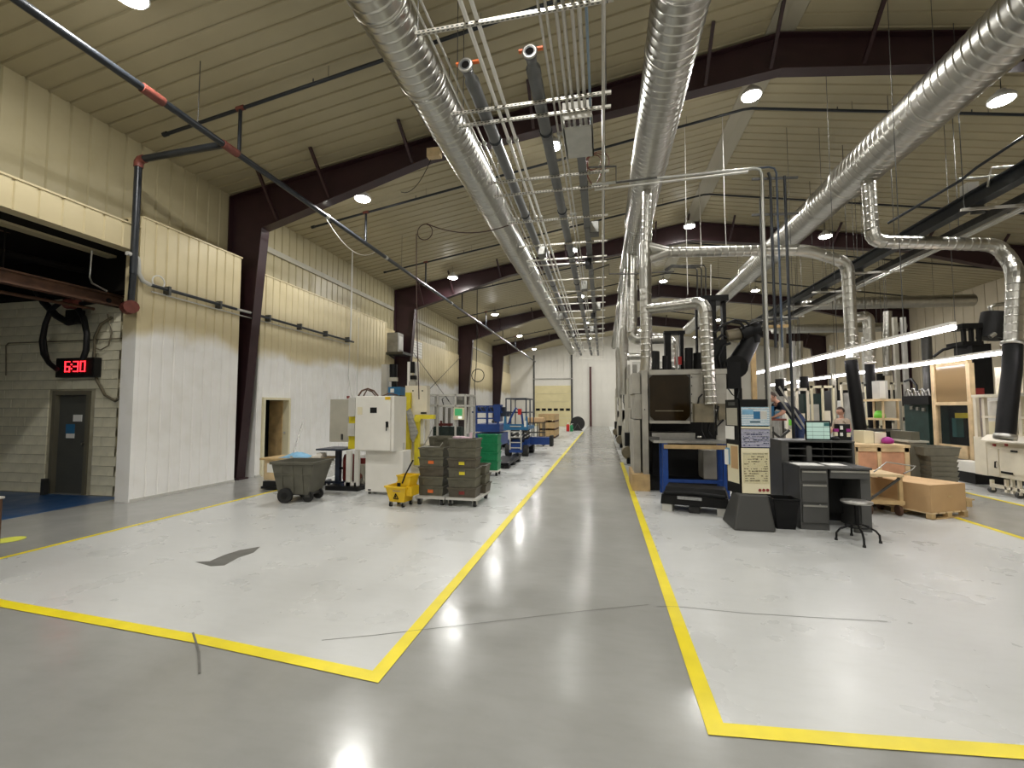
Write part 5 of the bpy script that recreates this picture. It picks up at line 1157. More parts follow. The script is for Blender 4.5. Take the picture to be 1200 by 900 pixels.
# black totes / low black cart in front of the press
t = thing('parts_skid', 'low glossy black plastic skid on grey feet in front of the press', 'skid', (1.5, 8.0, 0), math.radians(-14))
MB().taper((-.52, .52, -.28, .28, .12), (-.50, .50, -.26, .26, .28)).build('lower_tray', 'black', t, bevel=.01); MB().taper((-.47, .5, -.22, .24, .28), (-.44, .46, -.18, .2, .40)).build('upper_tray', 'black', t, bevel=.01)
MB().tube([(-.46, -.27, .30), (0, -.28, .33), (.46, -.27, .30)], .03, 8).build('rolled_edge', 'black', t)
bx('bag_film', mat('film', (.3, .3, .3), .12, 0, .3, 20), t, -.25, .12, -.30, -.29, .22, .27)
for xx in (-.42, 0, .42): bx('foot', 'lightgrey' if xx else 'rubber', t, xx-.08, xx+.08, -.26, -.16, 0, .12); bx('foot', 'lightgrey', t, xx-.08, xx+.08, .16, .26, 0, .12)
# ---- second, third and fourth machines along the aisle
def aisle_machine(label, y0, y1, h, x0=.82, wn=True, big=True):
    t = thing('aisle_machine', label, 'machine', (x0+1.2, (y0+y1)/2, 0)); L_ = y1-y0
    MB().box(x0+.35, x0+2.2, y0+.1, y1, .15, h-.6).build('machine_core', 'pressbody2', t, world=True)
    MB().box(x0, x0+.3, y0, y0+L_*.36, .35, h*.55).build('side_cover', 'pressbody', t, world=True); MB().box(x0, x0+.3, y0+L_*.4, y1, .35, h*.86).build('side_cover', 'machgrey', t, world=True)
    MB().box(x0+.02, x0+.3, y0+L_*.37, y1-.1, h*.86, h).build('top_cover', 'pressbody', t, world=True)
    MB().box(x0, x0+2.2, y0, y0+.1, .35, h*.55).build('front_cover', 'pressbody', t, world=True)
    MB().box(x0+.1, x0+2.2, y0+.0, y1, 0, .2).build('base', 'deskdark', t, world=True)
    zf0, zf1 = h*.55, h*.98
    for q in ((x0+.0, x0+.06, zf0, zf1), (x0+2.1, x0+2.16, zf0, zf1)): MB().box(q[0], q[1], y0-.03, y0+.03, q[2], q[3]).build('window_frame', 'machwhite', t, world=True)
    MB().box(x0, x0+2.16, y0-.03, y0+.03, zf0-.06, zf0).build('window_frame', 'machwhite', t, world=True); MB().box(x0, x0+2.16, y0-.03, y0+.03, zf1, zf1+.06).build('window_frame', 'machwhite', t, world=True)
    MB().box(x0+.06, x0+2.1, y0-.005, y0+.005, zf0, zf1).build('pane', 'pane', t, world=True)
    MB().tube([(x0+.15, y0-.05, 2.6), (x0+.05, y0-.1, 2.3), (x0+.03, y0-.12, 2.0), (x0+.12, y0-.1, 1.75)], .015, 6).build('cable', 'hose', t, world=True)
    MB().cyl((x0-.05, y0+.6, .34), (x0-.05, y0+1.2, .34), .2, 16).build('air_tank', 'tank', t, world=True)
    MB().cyl((x0+.0, y0+.9, .5), (x0+.0, y0+.9, .95), .15, 12).build('compressor_motor', 'black', t, world=True); MB().box(x0-.1, x0+.1, y0+.6, y0+1.0, .0, .2).build('tank_foot', 'black', t, world=True)
    MB().tube([(x0+.1, y0-.1, .1), (x0+.05, y0-.15, .6), (x0+.1, y0-.1, 1.1), (x0+.25, y0+.02, 1.4)], .11, 10).build('corrugated_hose', 'machgrey', t, world=True)
    MB().box(x0+.4, x0+1.6, y0+.8, y1-.4, h-.6, h-.2).build('drive_unit', 'black', t, world=True)
aisle_machine('grey machine with white-framed window standing behind the press', 13.6, 17.4, 3.15)
aisle_machine('third grey aisle machine, beyond the one with the white-framed window', 19.4, 23.6, 3.1)
aisle_machine('fourth grey aisle machine, closest to the end wall', 26, 30.5, 3.0)
# ---- kiosk with posted sheets
mat('kioskbase', (.045, .045, .042), .5)
t = thing('notice_kiosk', 'black notice-board kiosk with posted charts on a flared grey base', 'notice board', (2.12, 7.1, 0))
yk = 6.92; a, b = P(867, 468, Y=yk), P(903.5, 581, Y=yk)
MB().box(a.x, b.x, yk, yk+.05, b.z, a.z).build('front_board', 'black', t, world=True, bevel=.006)
pc = P(851, 500, Y=7.24); lb = P(866.5, 500, Y=yk)
d = Vector((pc.x-lb.x, 7.24-yk, 0)); L_ = d.length; d.normalize(); nrm = Vector((-d.y, d.x, 0)); nrm = -nrm if nrm.y > 0 else nrm
def lboard(nm, m, u0, u1, z0, z1, off, th):
    p0 = Vector((lb.x, yk+.02, 0))+d*(L_*u0)+nrm*off; p1 = Vector((lb.x, yk+.02, 0))+d*(L_*u1)+nrm*off; th_ = nrm*th
    q = [Vector((p.x, p.y, z)) for p, z in ((p0, z0), (p1, z0), (p1, z1), (p0, z1))]
    return MB().add(q+[v+th_ for v in q], [(0,1,2,3),(7,6,5,4),(0,4,5,1),(1,5,6,2),(2,6,7,3),(3,7,4,0)]).build(nm, m, t, world=True)
lboard('left_board', 'black', 0, 1, b.z, a.z, -.05, .05)
MB().box(lb.x+.02, b.x-.02, yk+.05, 7.22, b.z+.02, a.z-.02).build('core', 'deskdark', t, world=True)
hk = a.z-b.z; kz = lambda y: P(885, y, Y=yk).z
for nm, m, q in (('chart', 'print_blue', (868.5, 477, 902, 499)), ('border_strip', 'cream', (868.5, 500, 902.5, 502.5)), ('chart', 'print_plan', (868.5, 503, 902.5, 524.5)), ('backing_sheet', 'cream', (868.5, 525, 903, 579))):
    vb(nm, m, t, yk-.006, *q, yk)
vb('chart', 'print_cream', t, yk-.011, 870.5, 530, 901.5, 567, yk-.006)
vb('map_patch', 'bluebright', t, yk-.010, 883, 482, 891, 491, yk-.006); vb('map_patch', 'bluetarp', t, yk-.009, 869.5, 480, 883, 485.5, yk-.006); vb('map_patch', 'lightgrey', t, yk-.009, 891, 482, 899, 491, yk-.006)
vb('print_line', 'deskdark', t, yk-.009, 879, 494, 891, 495, yk-.006)
def scribble(rect, rows, m, Y, seed, wmin=2, wmax=7, hh=.5, dens=.8):
    rg = random.Random(seed); m_ = MB(); x0, y0, x1, y1 = rect
    for r in range(rows):
        y_ = y0+(y1-y0)*(r+.5)/rows; x_ = x0
        while x_ < x1-1:
            w2 = min(rg.uniform(wmin, wmax), x1-x_)
            if rg.random() < dens:
                a_, b_ = P(x_, y_-hh*rg.uniform(.6, 1.3), Y=Y), P(x_+w2*.85, y_+hh*rg.uniform(.4, 1), Y=Y); m_.box(a_.x, b_.x, Y, Y+.002, b_.z, a_.z)
            x_ += w2
    m_.build('print_rows', m, t, world=True)['kind'] = 'stuff'
scribble((871, 506, 901, 523), 8, 'navysteel', yk-.0085, 4, 1, 4, .55, .6)
scribble((872, 534, 900, 565), 11, 'tank', yk-.0135, 5, 1, 3.5, .7, .55)
scribble((871, 531, 900, 533), 1, 'darksteel', yk-.0135, 6, 6, 12, .4, 1)
scribble((870, 478, 900, 480), 1, 'darksteel', yk-.0085, 8, 3, 6, .3, .5)
for xx in (890.5, 895, 899.5): cy('red_seal', 'dullred', t, P(xx, 574.5, Y=yk-.012), P(xx, 574.5, Y=yk-.005), .022, 12, world=True)
for nm, m, u0, u1, y0, y1, o in (('sheet', 'print_grey', .1, .9, 499, 478, .0), ('sheet', 'paper', .3, .98, 516, 500, .01), ('sheet', 'cream', .08, .92, 568, 522, .0), ('sheet', 'cardboard', .12, .62, 551, 524, .004), ('clipboard', 'bluetarp', .7, 1.0, 547, 527, .012), ('sheet', 'paper', .75, 1.05, 548, 529, .02)):
    lboard(nm, m, u0, u1, kz(y0)+.0, kz(y1), o, .004)
lboard('badge', 'darksteel', .25, .75, kz(475), kz(471), .0, .004)
MB().taper((P(855, 615, Y=6.98).x, P(905, 615, Y=6.95).x, 6.78, 7.42, .0), (P(864, 580, Y=6.98).x, P(898, 580, Y=6.98).x, 6.9, 7.24, b.z+.02)).build('flared_base', 'kioskbase', t, world=True, bevel=.03)
# ---- waste bin
t = thing('waste_bin', 'black plastic waste bin between the kiosk and the grey desk', 'bin', (2.52, 7.12, 0))
hopper_mb((-.12, .12, -.12, .12, 0), (-.165, .165, -.155, .155, .43), .008, .02).build('bin_body', 'black', t, bevel=.01); MB().box(-.16, .16, -.16, -.15, .395, .405).build('rim_band', 'black', t)
# ---- grey shop desk
yd = 7.03
t = thing('shop_desk', 'grey steel shop desk with three-drawer pedestal', 'desk', (3.15, 7.3, 0))
DX0, DX1, DXM = P(939, 600, Y=yd).x, P(1023, 600, Y=yd).x, P(972.5, 600, Y=yd).x
zd = P(970, 547, Y=yd).z; dk = lambda y: P(955, y, Y=yd).z
MB().box(DX0-.01, DX1+.0, yd-.03, yd+.62, zd-.03, zd).build('desktop', 'deskgrey', t, world=True, bevel=.004)
MB().box(DX0, DXM, yd+.02, yd+.6, .0, zd-.03).build('pedestal', 'deskgrey', t, world=True)
MB().box(DX1-.12, DX1, yd+.03, yd+.6, 0, zd-.03).build('leg_panel', 'deskgrey', t, world=True)
MB().box(DXM, DX1-.12, yd+.52, yd+.55, .15, zd-.03).build('modesty_panel', 'deskdark', t, world=True)
for y0, y1 in ((551, 564), (567, 589), (591, 613)):
    dr = MB().box(DX0+.02, DXM-.02, yd, yd+.02, dk(y1), dk(y0)).build('drawer', 'deskgrey', t, world=True, bevel=.004)
    MB().box(DX0+.03, DXM-.03, yd-.012, yd, dk(y0)-.035, dk(y0)-.012).build('pull', 'steel', dr, world=True)
    if y0 == 591: cy('lock', 'steel', dr, (DX0+.24, yd-.01, dk(y0)-.01), (DX0+.24, yd, dk(y0)-.01), .012, 10, world=True)
dr = MB().box(DXM+.02, DX1-.02, yd, yd+.4, dk(560), dk(550)).build('drawer', 'deskgrey', t, world=True); MB().box(DXM+.03, DX1-.03, yd-.012, yd, dk(553), dk(551)).build('pull', 'steel', dr, world=True)
for q in ((DX0+.02, DX0+.36, .1, .42), (DX0+.44, DX0+.68, .16, .45)):
    tag(MB().box(q[0], q[1], yd+q[2], yd+q[3], zd, zd+.004).build('paper_sheet', 'paper'), ('white paper sheet lying over the drawer pedestal of the grey desk', 'white paper sheet lying over the kneehole of the grey desk')[q[2] > .12], 'paper')
# hutch behind it
yh = 7.68
t = thing('shelf_hutch', 'dark grey pigeonhole cabinet behind the grey desk', 'shelf', (3.2, yh+.25, 0))
HX0, HX1 = P(917, 560, Y=yh).x, P(1003, 560, Y=yh).x; zh = P(960, 518.5, Y=yh).z; zh0 = P(960, 544, Y=yh).z
MB().box(HX0, HX0+.1, yh-.0, yh+.55, 0, zh).build('side_panel', 'deskgrey', t, world=True); MB().box(HX1-.03, HX1, yh, yh+.55, 0, zh).build('side_panel', 'deskgrey', t, world=True)
MB().box(HX0, HX1, yh-.01, yh+.56, zh, zh+.025).build('top', 'deskgrey', t, world=True); MB().box(HX0+.1, HX1-.03, yh+.5, yh+.53, 0, zh).build('back', 'deskdark', t, world=True)
for k in range(3): MB().box(HX0+.1, HX1-.03, yh+.02, yh+.5, zh0+(zh-zh0)*k/3*1.02, zh0+(zh-zh0)*k/3*1.02+.012).build('shelf_board', 'deskgrey', t, world=True)
MB().box(P(945, 520, Y=yh).x, P(951, 520, Y=yh).x, yh+.0, yh+.48, zh0, zh-.06).build('divider', 'deskgrey', t, world=True)
for px_ in (965, 975): MB().box(P(px_, 520, Y=yh).x, P(px_, 520, Y=yh).x+.01, yh+.03, yh+.48, zh0, zh).build('divider', 'deskdark', t, world=True)
MB().box(HX0+.1, HX1-.03, yh+.02, yh+.5, 0, zh0).build('lower_body', 'deskdark', t, world=True)
for k, (p0, py) in enumerate(((955, 540), (982, 541), (930, 540))): tag(MB().box(P(p0, py, Y=yh+.1).x, P(p0+11, py, Y=yh+.1).x, yh+.06, yh+.3, zh0+.0135, zh0+.022).build('paper_stack', 'paper'), 'thin stack of papers in a %s pigeonhole of the dark cabinet' % ('middle', 'right-end', 'left-end')[k], 'paper')
# monitor
t = thing('computer_monitor', 'flat computer monitor showing a pale table on top of the dark cabinet', 'monitor', (P(958, 518, Y=7.85).x, 7.85, zh+.025))
ym_ = 7.85; a, b = P(943.5, 493, Y=ym_), P(974, 516, Y=ym_)
hb = MB().box(a.x, b.x, ym_, ym_+.03, b.z, a.z).build('bezel', 'black', t, world=True, bevel=.004); a2, b2 = P(945, 495, Y=ym_), P(972.5, 514.5, Y=ym_); MB().box(a2.x, b2.x, ym_-.003, ym_+.001, b2.z, a2.z).build('screen', 'screen', hb, world=True)
for y_ in (500.2, 505.5, 510): vb('grid_line', 'greenmach', hb, ym_-.005, 945, y_, 972.5, y_+.6, ym_-.003)
for x_ in (952, 965): vb('grid_line', 'greenmach', hb, ym_-.005, x_, 495, x_+.6, 514.5, ym_-.003)
vb('toolbar', 'tealmach', hb, ym_-.005, 965.5, 495.5, 972, 499.5, ym_-.003)
cxm = (a.x+b.x)/2; MB().box(cxm-.03, cxm+.03, ym_+.03, ym_+.06, zh+.03, b.z+.1).box(cxm-.12, cxm+.12, ym_-.04, ym_+.14, zh+.0255, zh+.037).build('stand', 'black', t, world=True)
t = thing('sorter_box', 'small black sorter with purple and white labels beside the monitor', 'box', (P(989, 517, Y=7.9).x, 7.9, zh+.0255))
ys = 7.9
vb('sorter_body', 'deskdark', t, ys, 983, 497, 997, 517, ys+.15, zh+.026)
for q, m in (((978, 502.5, 983, 506), 'purple'), ((984.5, 499, 988, 503.5), 'paper'), ((992, 502.5, 997, 506), 'purple'), ((984.5, 507, 988, 511), 'paper'), ((978, 506.5, 982, 511), 'cream'), ((992.5, 507, 997, 512), 'cream')): vb('label', m, t, ys-.008, *q, ys+.05)
MB().lathe([(.06, 0), (.07, .02), (.05, .05), (.02, .06)], (P(979, 517, Y=7.85).x, 7.86, zh+.026), 12).build('phone_base', 'black', t, world=True)
# ---- round stool
t = thing('round_stool', 'backless round steel stool with four splayed legs in front of the grey desk', 'stool', (3.22, 6.62, 0))
zs_ = P(1007, 587, Y=6.62).z
MB().lathe([(.02, zs_-.03), (.165, zs_-.03), (.175, zs_-.015), (.17, zs_), (.02, zs_+.004)], n=24).build('seat', 'steel', t)
foot = [P(980, 633, Z=0), P(1013, 642, Z=0), P(1032, 637, Z=0), P(998, 628, Z=0)]
for f in foot:
    l = f-Vector((3.22, 6.62, 0)); u = l.normalized()
    MB().tube([l, l*.97+Vector((0,0,.10)), l*.8+Vector((0,0,.15)), u*.07+Vector((0,0,.20))], .013, 8).build('leg', 'black', t); MB().lathe([(.02, 0), (.018, .03)], l, 8).build('rubber_foot', 'rubber', t)
MB().tube([f-Vector((3.22, 6.62, 0))*1 for f in []]+arc((0,0,.18), .13, 0, 2*PI, 20, 'xy'), .010, 6).build('foot_ring', 'black', t)
cy('column', 'black', t, (0,0,.12), (0,0,zs_-.03), .028, 12); cy('screw', 'darksteel', t, (0,0,.1), (0,0,.2), .045, 12)
# ---- wood-topped cart with chrome tube
yc_ = 8.2
t = thing('wood_cart', 'wooden-topped cart with brown frame on casters beside the cardboard box', 'cart', (P(1038, 600, Y=yc_).x, yc_+.3, 0))
a, b = P(1014, 553, Y=yc_), P(1059, 553, Y=yc_); zc = P(1040, 556, Y=yc_).z
MB().box(a.x, b.x, yc_, yc_+.6, zc-.04, zc).build('top', 'paleWood', t, world=True)
for xx in (a.x+.03, b.x-.06):
    for yy in (yc_+.02, yc_+.53): MB().box(xx, xx+.05, yy, yy+.05, .16, zc-.04).build('leg', 'wood', t, world=True)
MB().box(a.x, b.x, yc_, yc_+.05, .18, .24).build('lower_rail', 'wood', t, world=True); MB().box(a.x, b.x, yc_+.55, yc_+.6, .18, .24).build('lower_rail', 'wood', t, world=True); MB().box(a.x, b.x, yc_+.05, yc_+.55, .2, .22).build('lower_shelf', 'wood', t, world=True)
MB().bar((a.x+.05, yc_+.02, .24), (b.x-.05, yc_+.02, zc-.06), .03, .03).build('diagonal_brace', 'darksteel', t, world=True)
for xx in (a.x+.06, b.x-.06):
    for yy in (yc_+.06, yc_+.54): cy('caster_wheel', 'rust', t, (xx-.02, yy, .085), (xx+.02, yy, .085), .085, 14, world=True)
t = thing('chrome_handle', 'bent chrome tube handle lying on the wooden-topped cart', 'handle', P(1050, 550, Y=yc_+.3))
q_ = [P(1024, 553.5, Z=zc+.015), P(1039, 547, Z=zc+.015)]
MB().tube([P(1024, 553, Y=8.3), P(1031, 548, Y=8.32), P(1039, 541.5, Y=8.36), P(1056, 544, Y=8.38), P(1073, 546.5, Y=8.4), P(1068, 551, Y=8.36), P(1059, 555, Y=8.32)], .011, 8).build('tube', 'steel', t, world=True)
# ---- cardboard box on pallet
rot = math.radians(27)
t = thing('wood_pallet', 'small wooden pallet under the long cardboard box', 'pallet', (4.91, 8.02, 0), rot)
for k in range(5): bx('deck_board', 'paleWood', t, .0+k*.167, .13+k*.167, 0, 1.12, .085, .105)
for yy in (0, .5, 1.04): bx('stringer', 'wood', t, 0, .80, yy, yy+.08, .0, .085) if yy != .0 else None
for xx in (0, .36, .72): bx('block', 'wood', t, xx, xx+.08, 0, .08, 0.0, .085)
bx('bottom_board', 'wood', t, 0, .8, .0, .08, -.0, .018)
t = thing('cardboard_box', 'long plain cardboard box standing on the small wooden pallet', 'box', (4.91, 8.02, .106), rot)
hb_ = P(1094, 569, Y=8.05).z-.106
bx('box_body', 'cardboard', t, .01, .79, .01, 1.10, 0, hb_, bevel=.004); bx('top_flap', 'cardlight', t, .012, .395, .012, 1.098, hb_, hb_+.005); bx('top_flap', 'cardlight', t, .401, .788, .012, 1.098, hb_, hb_+.005)
MB().box(.38, .48, .004, .011, hb_*.52, hb_*.58).build('print_mark', 'wood', t)
# ---- stack of grey trays, steel bin, long crate
yt_ = 9.3
xa_, xb_ = P(1091, 545, Y=yt_).x, P(1124, 545, Y=yt_).x
zl = P(1100, 562, Y=yt_).z; zu = P(1100, 535, Y=yt_).z; n = 8; hh = (zu-.14)/n
t = thing('wood_pallet', 'low brown pallet under the stack of grey flat trays', 'pallet', ((xa_+xb_)/2, yt_+.35, 0))
for k in range(3): bx('deck_board', 'wood', t, -.36+k*.26, -.14+k*.26, -.4, .4, .11, .135)
for xx in (-.3, 0, .3): bx('stringer', 'wood', t, xx-.04, xx+.04, -.4, .4, 0, .11)
for k in range(n):
    tag(MB().taper((xa_+.02, xb_-.02, yt_+.02, yt_+.68, .14+k*hh), (xa_, xb_, yt_, yt_+.7, .14+k*hh+hh-.004)).build('flat_tray', 'sheet'), 'shallow grey tray number %s from the bottom of the stack by the pallet with the cardboard box' % ('one two three four five six seven eight'.split()[k]) if False else 'shallow grey flat tray in the stack behind the cardboard box', 'tray', 'grey flat trays behind the cardboard box')
t = thing('steel_tub', 'grey steel tub on top of the flat trays', 'tub', ((xa_+xb_)/2, yt_+.35, .14+n*hh)); hopper_mb((-.26, .26, -.28, .28, 0), (-.28, .28, -.3, .3, .16), .01, .015).build('tub_body', 'sheet', t)
yl = 9.5
t = thing('long_crate', 'long plywood crate with pinkish panels and pale wood frame behind the desk', 'crate', (P(1033, 560, Y=yl).x, yl+.5, 0))
a, b = P(1002, 518, Y=yl), P(1064, 518, Y=yl); zc_ = P(1030, 521, Y=yl).z
MB().box(a.x-.02, b.x+.02, yl-.03, yl+1.0, zc_-.05, zc_).build('lid', 'paleWood', t, world=True)
for x0, x1 in ((1002, 1004.5), (1027, 1031.5), (1059, 1064.5)): MB().box(P(x0, 520, Y=yl).x, P(x1, 520, Y=yl).x, yl-.02, yl+.02, .08, zc_-.05).build('frame_batten', 'paleWood', t, world=True)
for x0, x1 in ((1004.5, 1027), (1031.5, 1059)): MB().box(P(x0, 520, Y=yl).x, P(x1, 520, Y=yl).x, yl, yl+.02, .12, zc_-.1).build('panel', 'pinkply', t, world=True)
MB().box(a.x, b.x, yl-.02, yl+.02, zc_-.13, zc_-.05).box(a.x, b.x, yl-.02, yl+.02, .06, .14).build('frame_rail', 'paleWood', t, world=True)
MB().box(b.x-.02, b.x, yl+.02, yl+.97, .08, zc_-.05).box(a.x, a.x+.02, yl+.02, yl+.97, .08, zc_-.05).box(a.x+.02, b.x-.02, yl+.95, yl+.97, .08, zc_-.05).build('side_panel', 'pinkply', t, world=True)
for xx in (a.x+.1, (a.x+b.x)/2, b.x-.1): MB().box(xx-.05, xx+.05, yl, yl+.97, 0, .08).build('skid_runner', 'wood', t, world=True)
for q, m, lab, nm in (((1012, 505, 1024, 518), 'cream', 'small cream carton on the long plywood crate', 'carton'), ((1024.5, 507, 1039, 518), 'whitecab', 'pale wooden block on the long plywood crate', 'carton'), ((1046, 505, 1074, 512), 'rust', 'brown wooden tray above the grey steel bin', 'tray')):
    if q[0] < 1040: tag(vb(nm, m, None, yl+.3, *q, yl+.65, zc_+.001), lab, 'box')
t = thing('steel_bin', 'grey steel bin with brown tray on top beside the long plywood crate', 'bin', (P(1076, 560, Y=yl).x, yl+.5, 0))
vb('bin_body', 'sheet', t, yl+.1, 1066, 518, 1088, 560, yl+.9, 0); vb('bin_rim', 'machgrey', t, yl+.08, 1065, 516.5, 1089, 519, yl+.92); vb('tray', 'rust', t, yl+.2, 1046, 507, 1074, 514.5, yl+.8) if False else vb('tray', 'tote', t, yl+.2, 1067, 506, 1078, 516.5, yl+.8)
t = thing('purple_cloth', 'magenta cloth bundle on the long plywood crate', 'cloth', P(1040, 519, Y=yl+.25))
cc = P(1040, 514, Y=yl+.25); MB().lathe([(.02, 0), (.09, .01), (.10, .06), (.07, .11), (.02, .13)], (cc.x, cc.y, zc_+.001), 9).build('cloth', 'purple', t, world=True)
# ---- glowing tube lamps over the benches
def tube_lamp(label, x, z, y0, y1, rods):
    t = thing('tube_light', label, 'tube light', (x, (y0+y1)/2, z))
    n = max(1, round((y1-y0)/2.4)); st = (y1-y0)/n
    for k in range(n):
        c = MB().cyl((x, y0+k*st+.004, z), (x, y0+(k+1)*st-.004, z), .036, 12).build('tube', 'tube', t, world=True)
        MB().box(x-.04, x+.04, y0+k*st+.01, y0+(k+1)*st-.01, z+.034, z+.08).build('fixture', 'machwhite', t, world=True)
    for k in range(rods):
        yy = y0+(y1-y0)*(k+.5)/rods; cy('suspension_wire', 'darksteel', t, (x, yy, z+.07), (x, yy, ceil_z(x)), .006, 5, world=True)
tube_lamp('long glowing tube lamp hanging over the desk and long crate, the one nearer the aisle', 4.72, 2.81, 7.1, 15.3, 4)
tube_lamp('long glowing tube lamp over the machines, ending at the thick black hose', 7.75, 2.80, 10.3, 23.5, 5)
tube_lamp('short glowing tube lamp over the cream machine beyond the thick black hose', 7.6, 2.82, 6.6, 9.6, 2)
# ---- machines whose fronts face the aisle: boxes whose -X face fills a pixel rectangle
def vx(nm, m, parent, X, x0, y0, x1, y1, depth, z0=None, **k):
    xm, ym_2 = (x0+x1)/2, (y0+y1)/2
    ya, yb_ = P(x1, ym_2, X=X).y, P(x0, ym_2, X=X).y; zt_, zb_ = P(xm, y0, X=X).z, P(xm, y1, X=X).z
    return MB().box(X, X+depth, ya, yb_, zb_ if z0 is None else z0, zt_).build(nm, m, parent, world=True, **k)
# ---- wood-framed guarded machine
GX = 8.3
t = thing('guarded_machine', 'machine behind a pale wood-framed guard with amber upper pane', 'machine', (GX+.8, P(1116, 545, X=GX).y, 0))
for x0, x1 in ((1092.5, 1096.5), (1134, 1138.5)): vx('frame_post', 'paleWood', t, GX, x0, 425, x1, 537, .1, 0)
for y0, y1 in ((424, 428), (471, 475)): vx('frame_rail', 'paleWood', t, GX+.005, 1096.5, y0, 1134, y1, .08)
vx('kick_panel', 'paleWood', t, GX+.02, 1096.5, 521, 1134, 536, .06)
vx('upper_pane', 'amberpane', t, GX+.03, 1096.5, 428, 1134, 471, .015); vx('tan_curtain', 'cardlight', t, GX+.15, 1098, 437, 1134, 466, .04)
vx('lower_pane', 'pane', t, GX+.03, 1096.5, 475, 1134, 521, .015)
vx('machine_core', 'black', t, GX+.6, 1104, 428, 1141, 540, .4, .1); vx('spindle', 'tealmach', t, GX+.35, 1116, 490, 1121, 512, .15); vx('tool_head', 'machyellow', t, GX+.3, 1119, 484, 1129, 490, .2); vx('side_column', 'dullred', t, GX+.15, 1139, 455, 1143.5, 530, .2)
vx('bed', 'machwhite', t, GX-.35, 1118, 541, 1150, 553, .3); vx('plinth', 'deskdark', t, GX-.1, 1096, 538, 1142, 548, .9, 0)
# ---- dark green machine
GY = 8.45
t = thing('green_machine', 'dark green machine with tangled silver hoses beside the wood-framed guard', 'machine', (GY+.6, P(1076, 545, X=GY).y, 0))
vx('machine_body', 'greenmach', t, GY, 1061, 470, 1089, 540, 1.0, 0); vx('head', 'black', t, GY-.15, 1057, 464, 1088, 474, .6)
for k in range(7):
    x0 = 1060+k*4; MB().tube([P(x0, 466, X=GY-.1), P(x0+1, 459-(k % 3)*2, X=GY-.1), P(x0+4, 456+(k % 2)*3, X=GY-.1), P(x0+6, 464, X=GY-.1)], .02, 6).build('hose', 'steel', t, world=True)
MB().tube([P(1060, 447, X=GY), P(1068, 444, X=GY), P(1074, 452, X=GY), P(1075, 465, X=GY)], .03, 8).build('hose', 'hose', t, world=True)
for k in range(3): vx('valve', 'steel', t, GY-.04, 1066+k*7, 476+k, 1069+k*7, 480+k, .05)
# ---- black machine head behind
yb = 13.2
t = thing('drill_machine', 'tall black machine head with tilted cylinder above the cream machine', 'machine', (P(1150, 545, Y=yb).x, yb+.5, 0))
vb('column', 'black', t, yb, 1139, 403, 1165, 462, yb+.6, 0); vb('cage_top', 'black', t, yb-.05, 1127.5, 379, 1152, 384, yb+.5); vb('cage_bottom', 'black', t, yb-.05, 1128, 400, 1153, 404, yb+.5)
for x0 in (1129, 1138, 1147): vb('cage_post', 'black', t, yb, x0, 384, x0+4, 400, yb+.1)
MB().cyl(P(1160, 397, Y=yb+.1), P(1166, 367, Y=yb+.1), .26, 16).build('cylinder', 'deskdark', t, world=True)
MB().tube([P(1094, 418, Y=yb), P(1105, 410, Y=yb), P(1120, 406, Y=yb), P(1132, 407, Y=yb)], .035, 8).build('hose', 'hose', t, world=True); MB().tube([P(1163, 367, Y=yb), P(1160, 360, Y=yb), P(1168, 357, Y=yb), P(1185, 355, Y=yb)], .05, 8).build('hose', 'galv', t, world=True)
MB().tube([P(1170, 396, Y=yb), P(1178, 400, Y=yb), P(1184, 408, Y=yb)], .03, 8).build('hose', 'hose', t, world=True); cy('elbow_fitting', 'steel', t, P(1160, 395, Y=yb-.2), P(1166, 391, Y=yb-.2), .05, 10, world=True)
# ---- cream machine with cabinet at the right border, facing the aisle
CXm = 7.65
t = thing('cream_machine', 'cream-painted machine cabinet with open upper frame under the thick black hose', 'machine', (CXm+.5, P(1190, 580, X=CXm).y, 0))
for x0, x1 in ((1141, 1144.5), (1151, 1154), (1193, 1197), (1222, 1226)): vx('upper_post', 'whitecab', t, CXm+.12, x0, 464, x1, 512, .06)
vx('upper_shelf', 'whitecab', t, CXm, 1138, 461, 1228, 464.5, .9); vx('mid_shelf', 'whitecab', t, CXm+.1, 1150, 488, 1226, 490.5, .8)
vx('back_panel', 'lightgrey', t, CXm+.88, 1135, 464, 1220, 514, .04); vx('side_guard', 'whitecab', t, CXm+.1, 1142, 512, 1156, 556, .05)
for x0, x1, y0, y1, m in ((1156, 1168, 470, 488, 'machwhite'), (1157, 1170, 494, 512, 'cream'), (1176, 1186, 468, 488, 'lightgrey'), (1180, 1190, 496, 512, 'machwhite')): vx('inner_box', m, t, CXm+.35, x0, y0, x1, y1, .35)
vx('cabinet_body', 'whitecab', t, CXm, 1157, 516, 1228, 563, .9, bevel=.01)
a, b = P(1157, 515, X=CXm), P(1228, 515, X=CXm); za_ = P(1190, 517, X=CXm).z
MB().prism([(CXm-.13, za_-.02), (CXm, za_+.09), (CXm+.35, za_+.12), (CXm+.35, za_-.03), (CXm-.13, za_-.05)], 'y', b.y, a.y).build('sloped_apron', 'whitecab', t, world=True)
dr = vx('door', 'whitecab', t, CXm-.02, 1160, 526, 1170, 557, .02); MB().tube([P(1168, 541, X=CXm-.02), P(1166, 541, X=CXm-.05), P(1166, 548, X=CXm-.05), P(1168, 548, X=CXm-.02)], .011, 6).build('handle', 'black', dr, world=True)
dr = vx('door', 'whitecab', t, CXm-.02, 1171.5, 526, 1224, 558, .02); vx('vent_slot', 'black', dr, CXm-.025, 1173, 553, 1187, 555.5, .01); vx('handle', 'black', dr, CXm-.04, 1184, 528, 1191, 530, .02)
for x_ in (1163, 1177): vx('push_button', 'dullred', t, CXm-.15, x_, 520, x_+2.2, 523, .03)
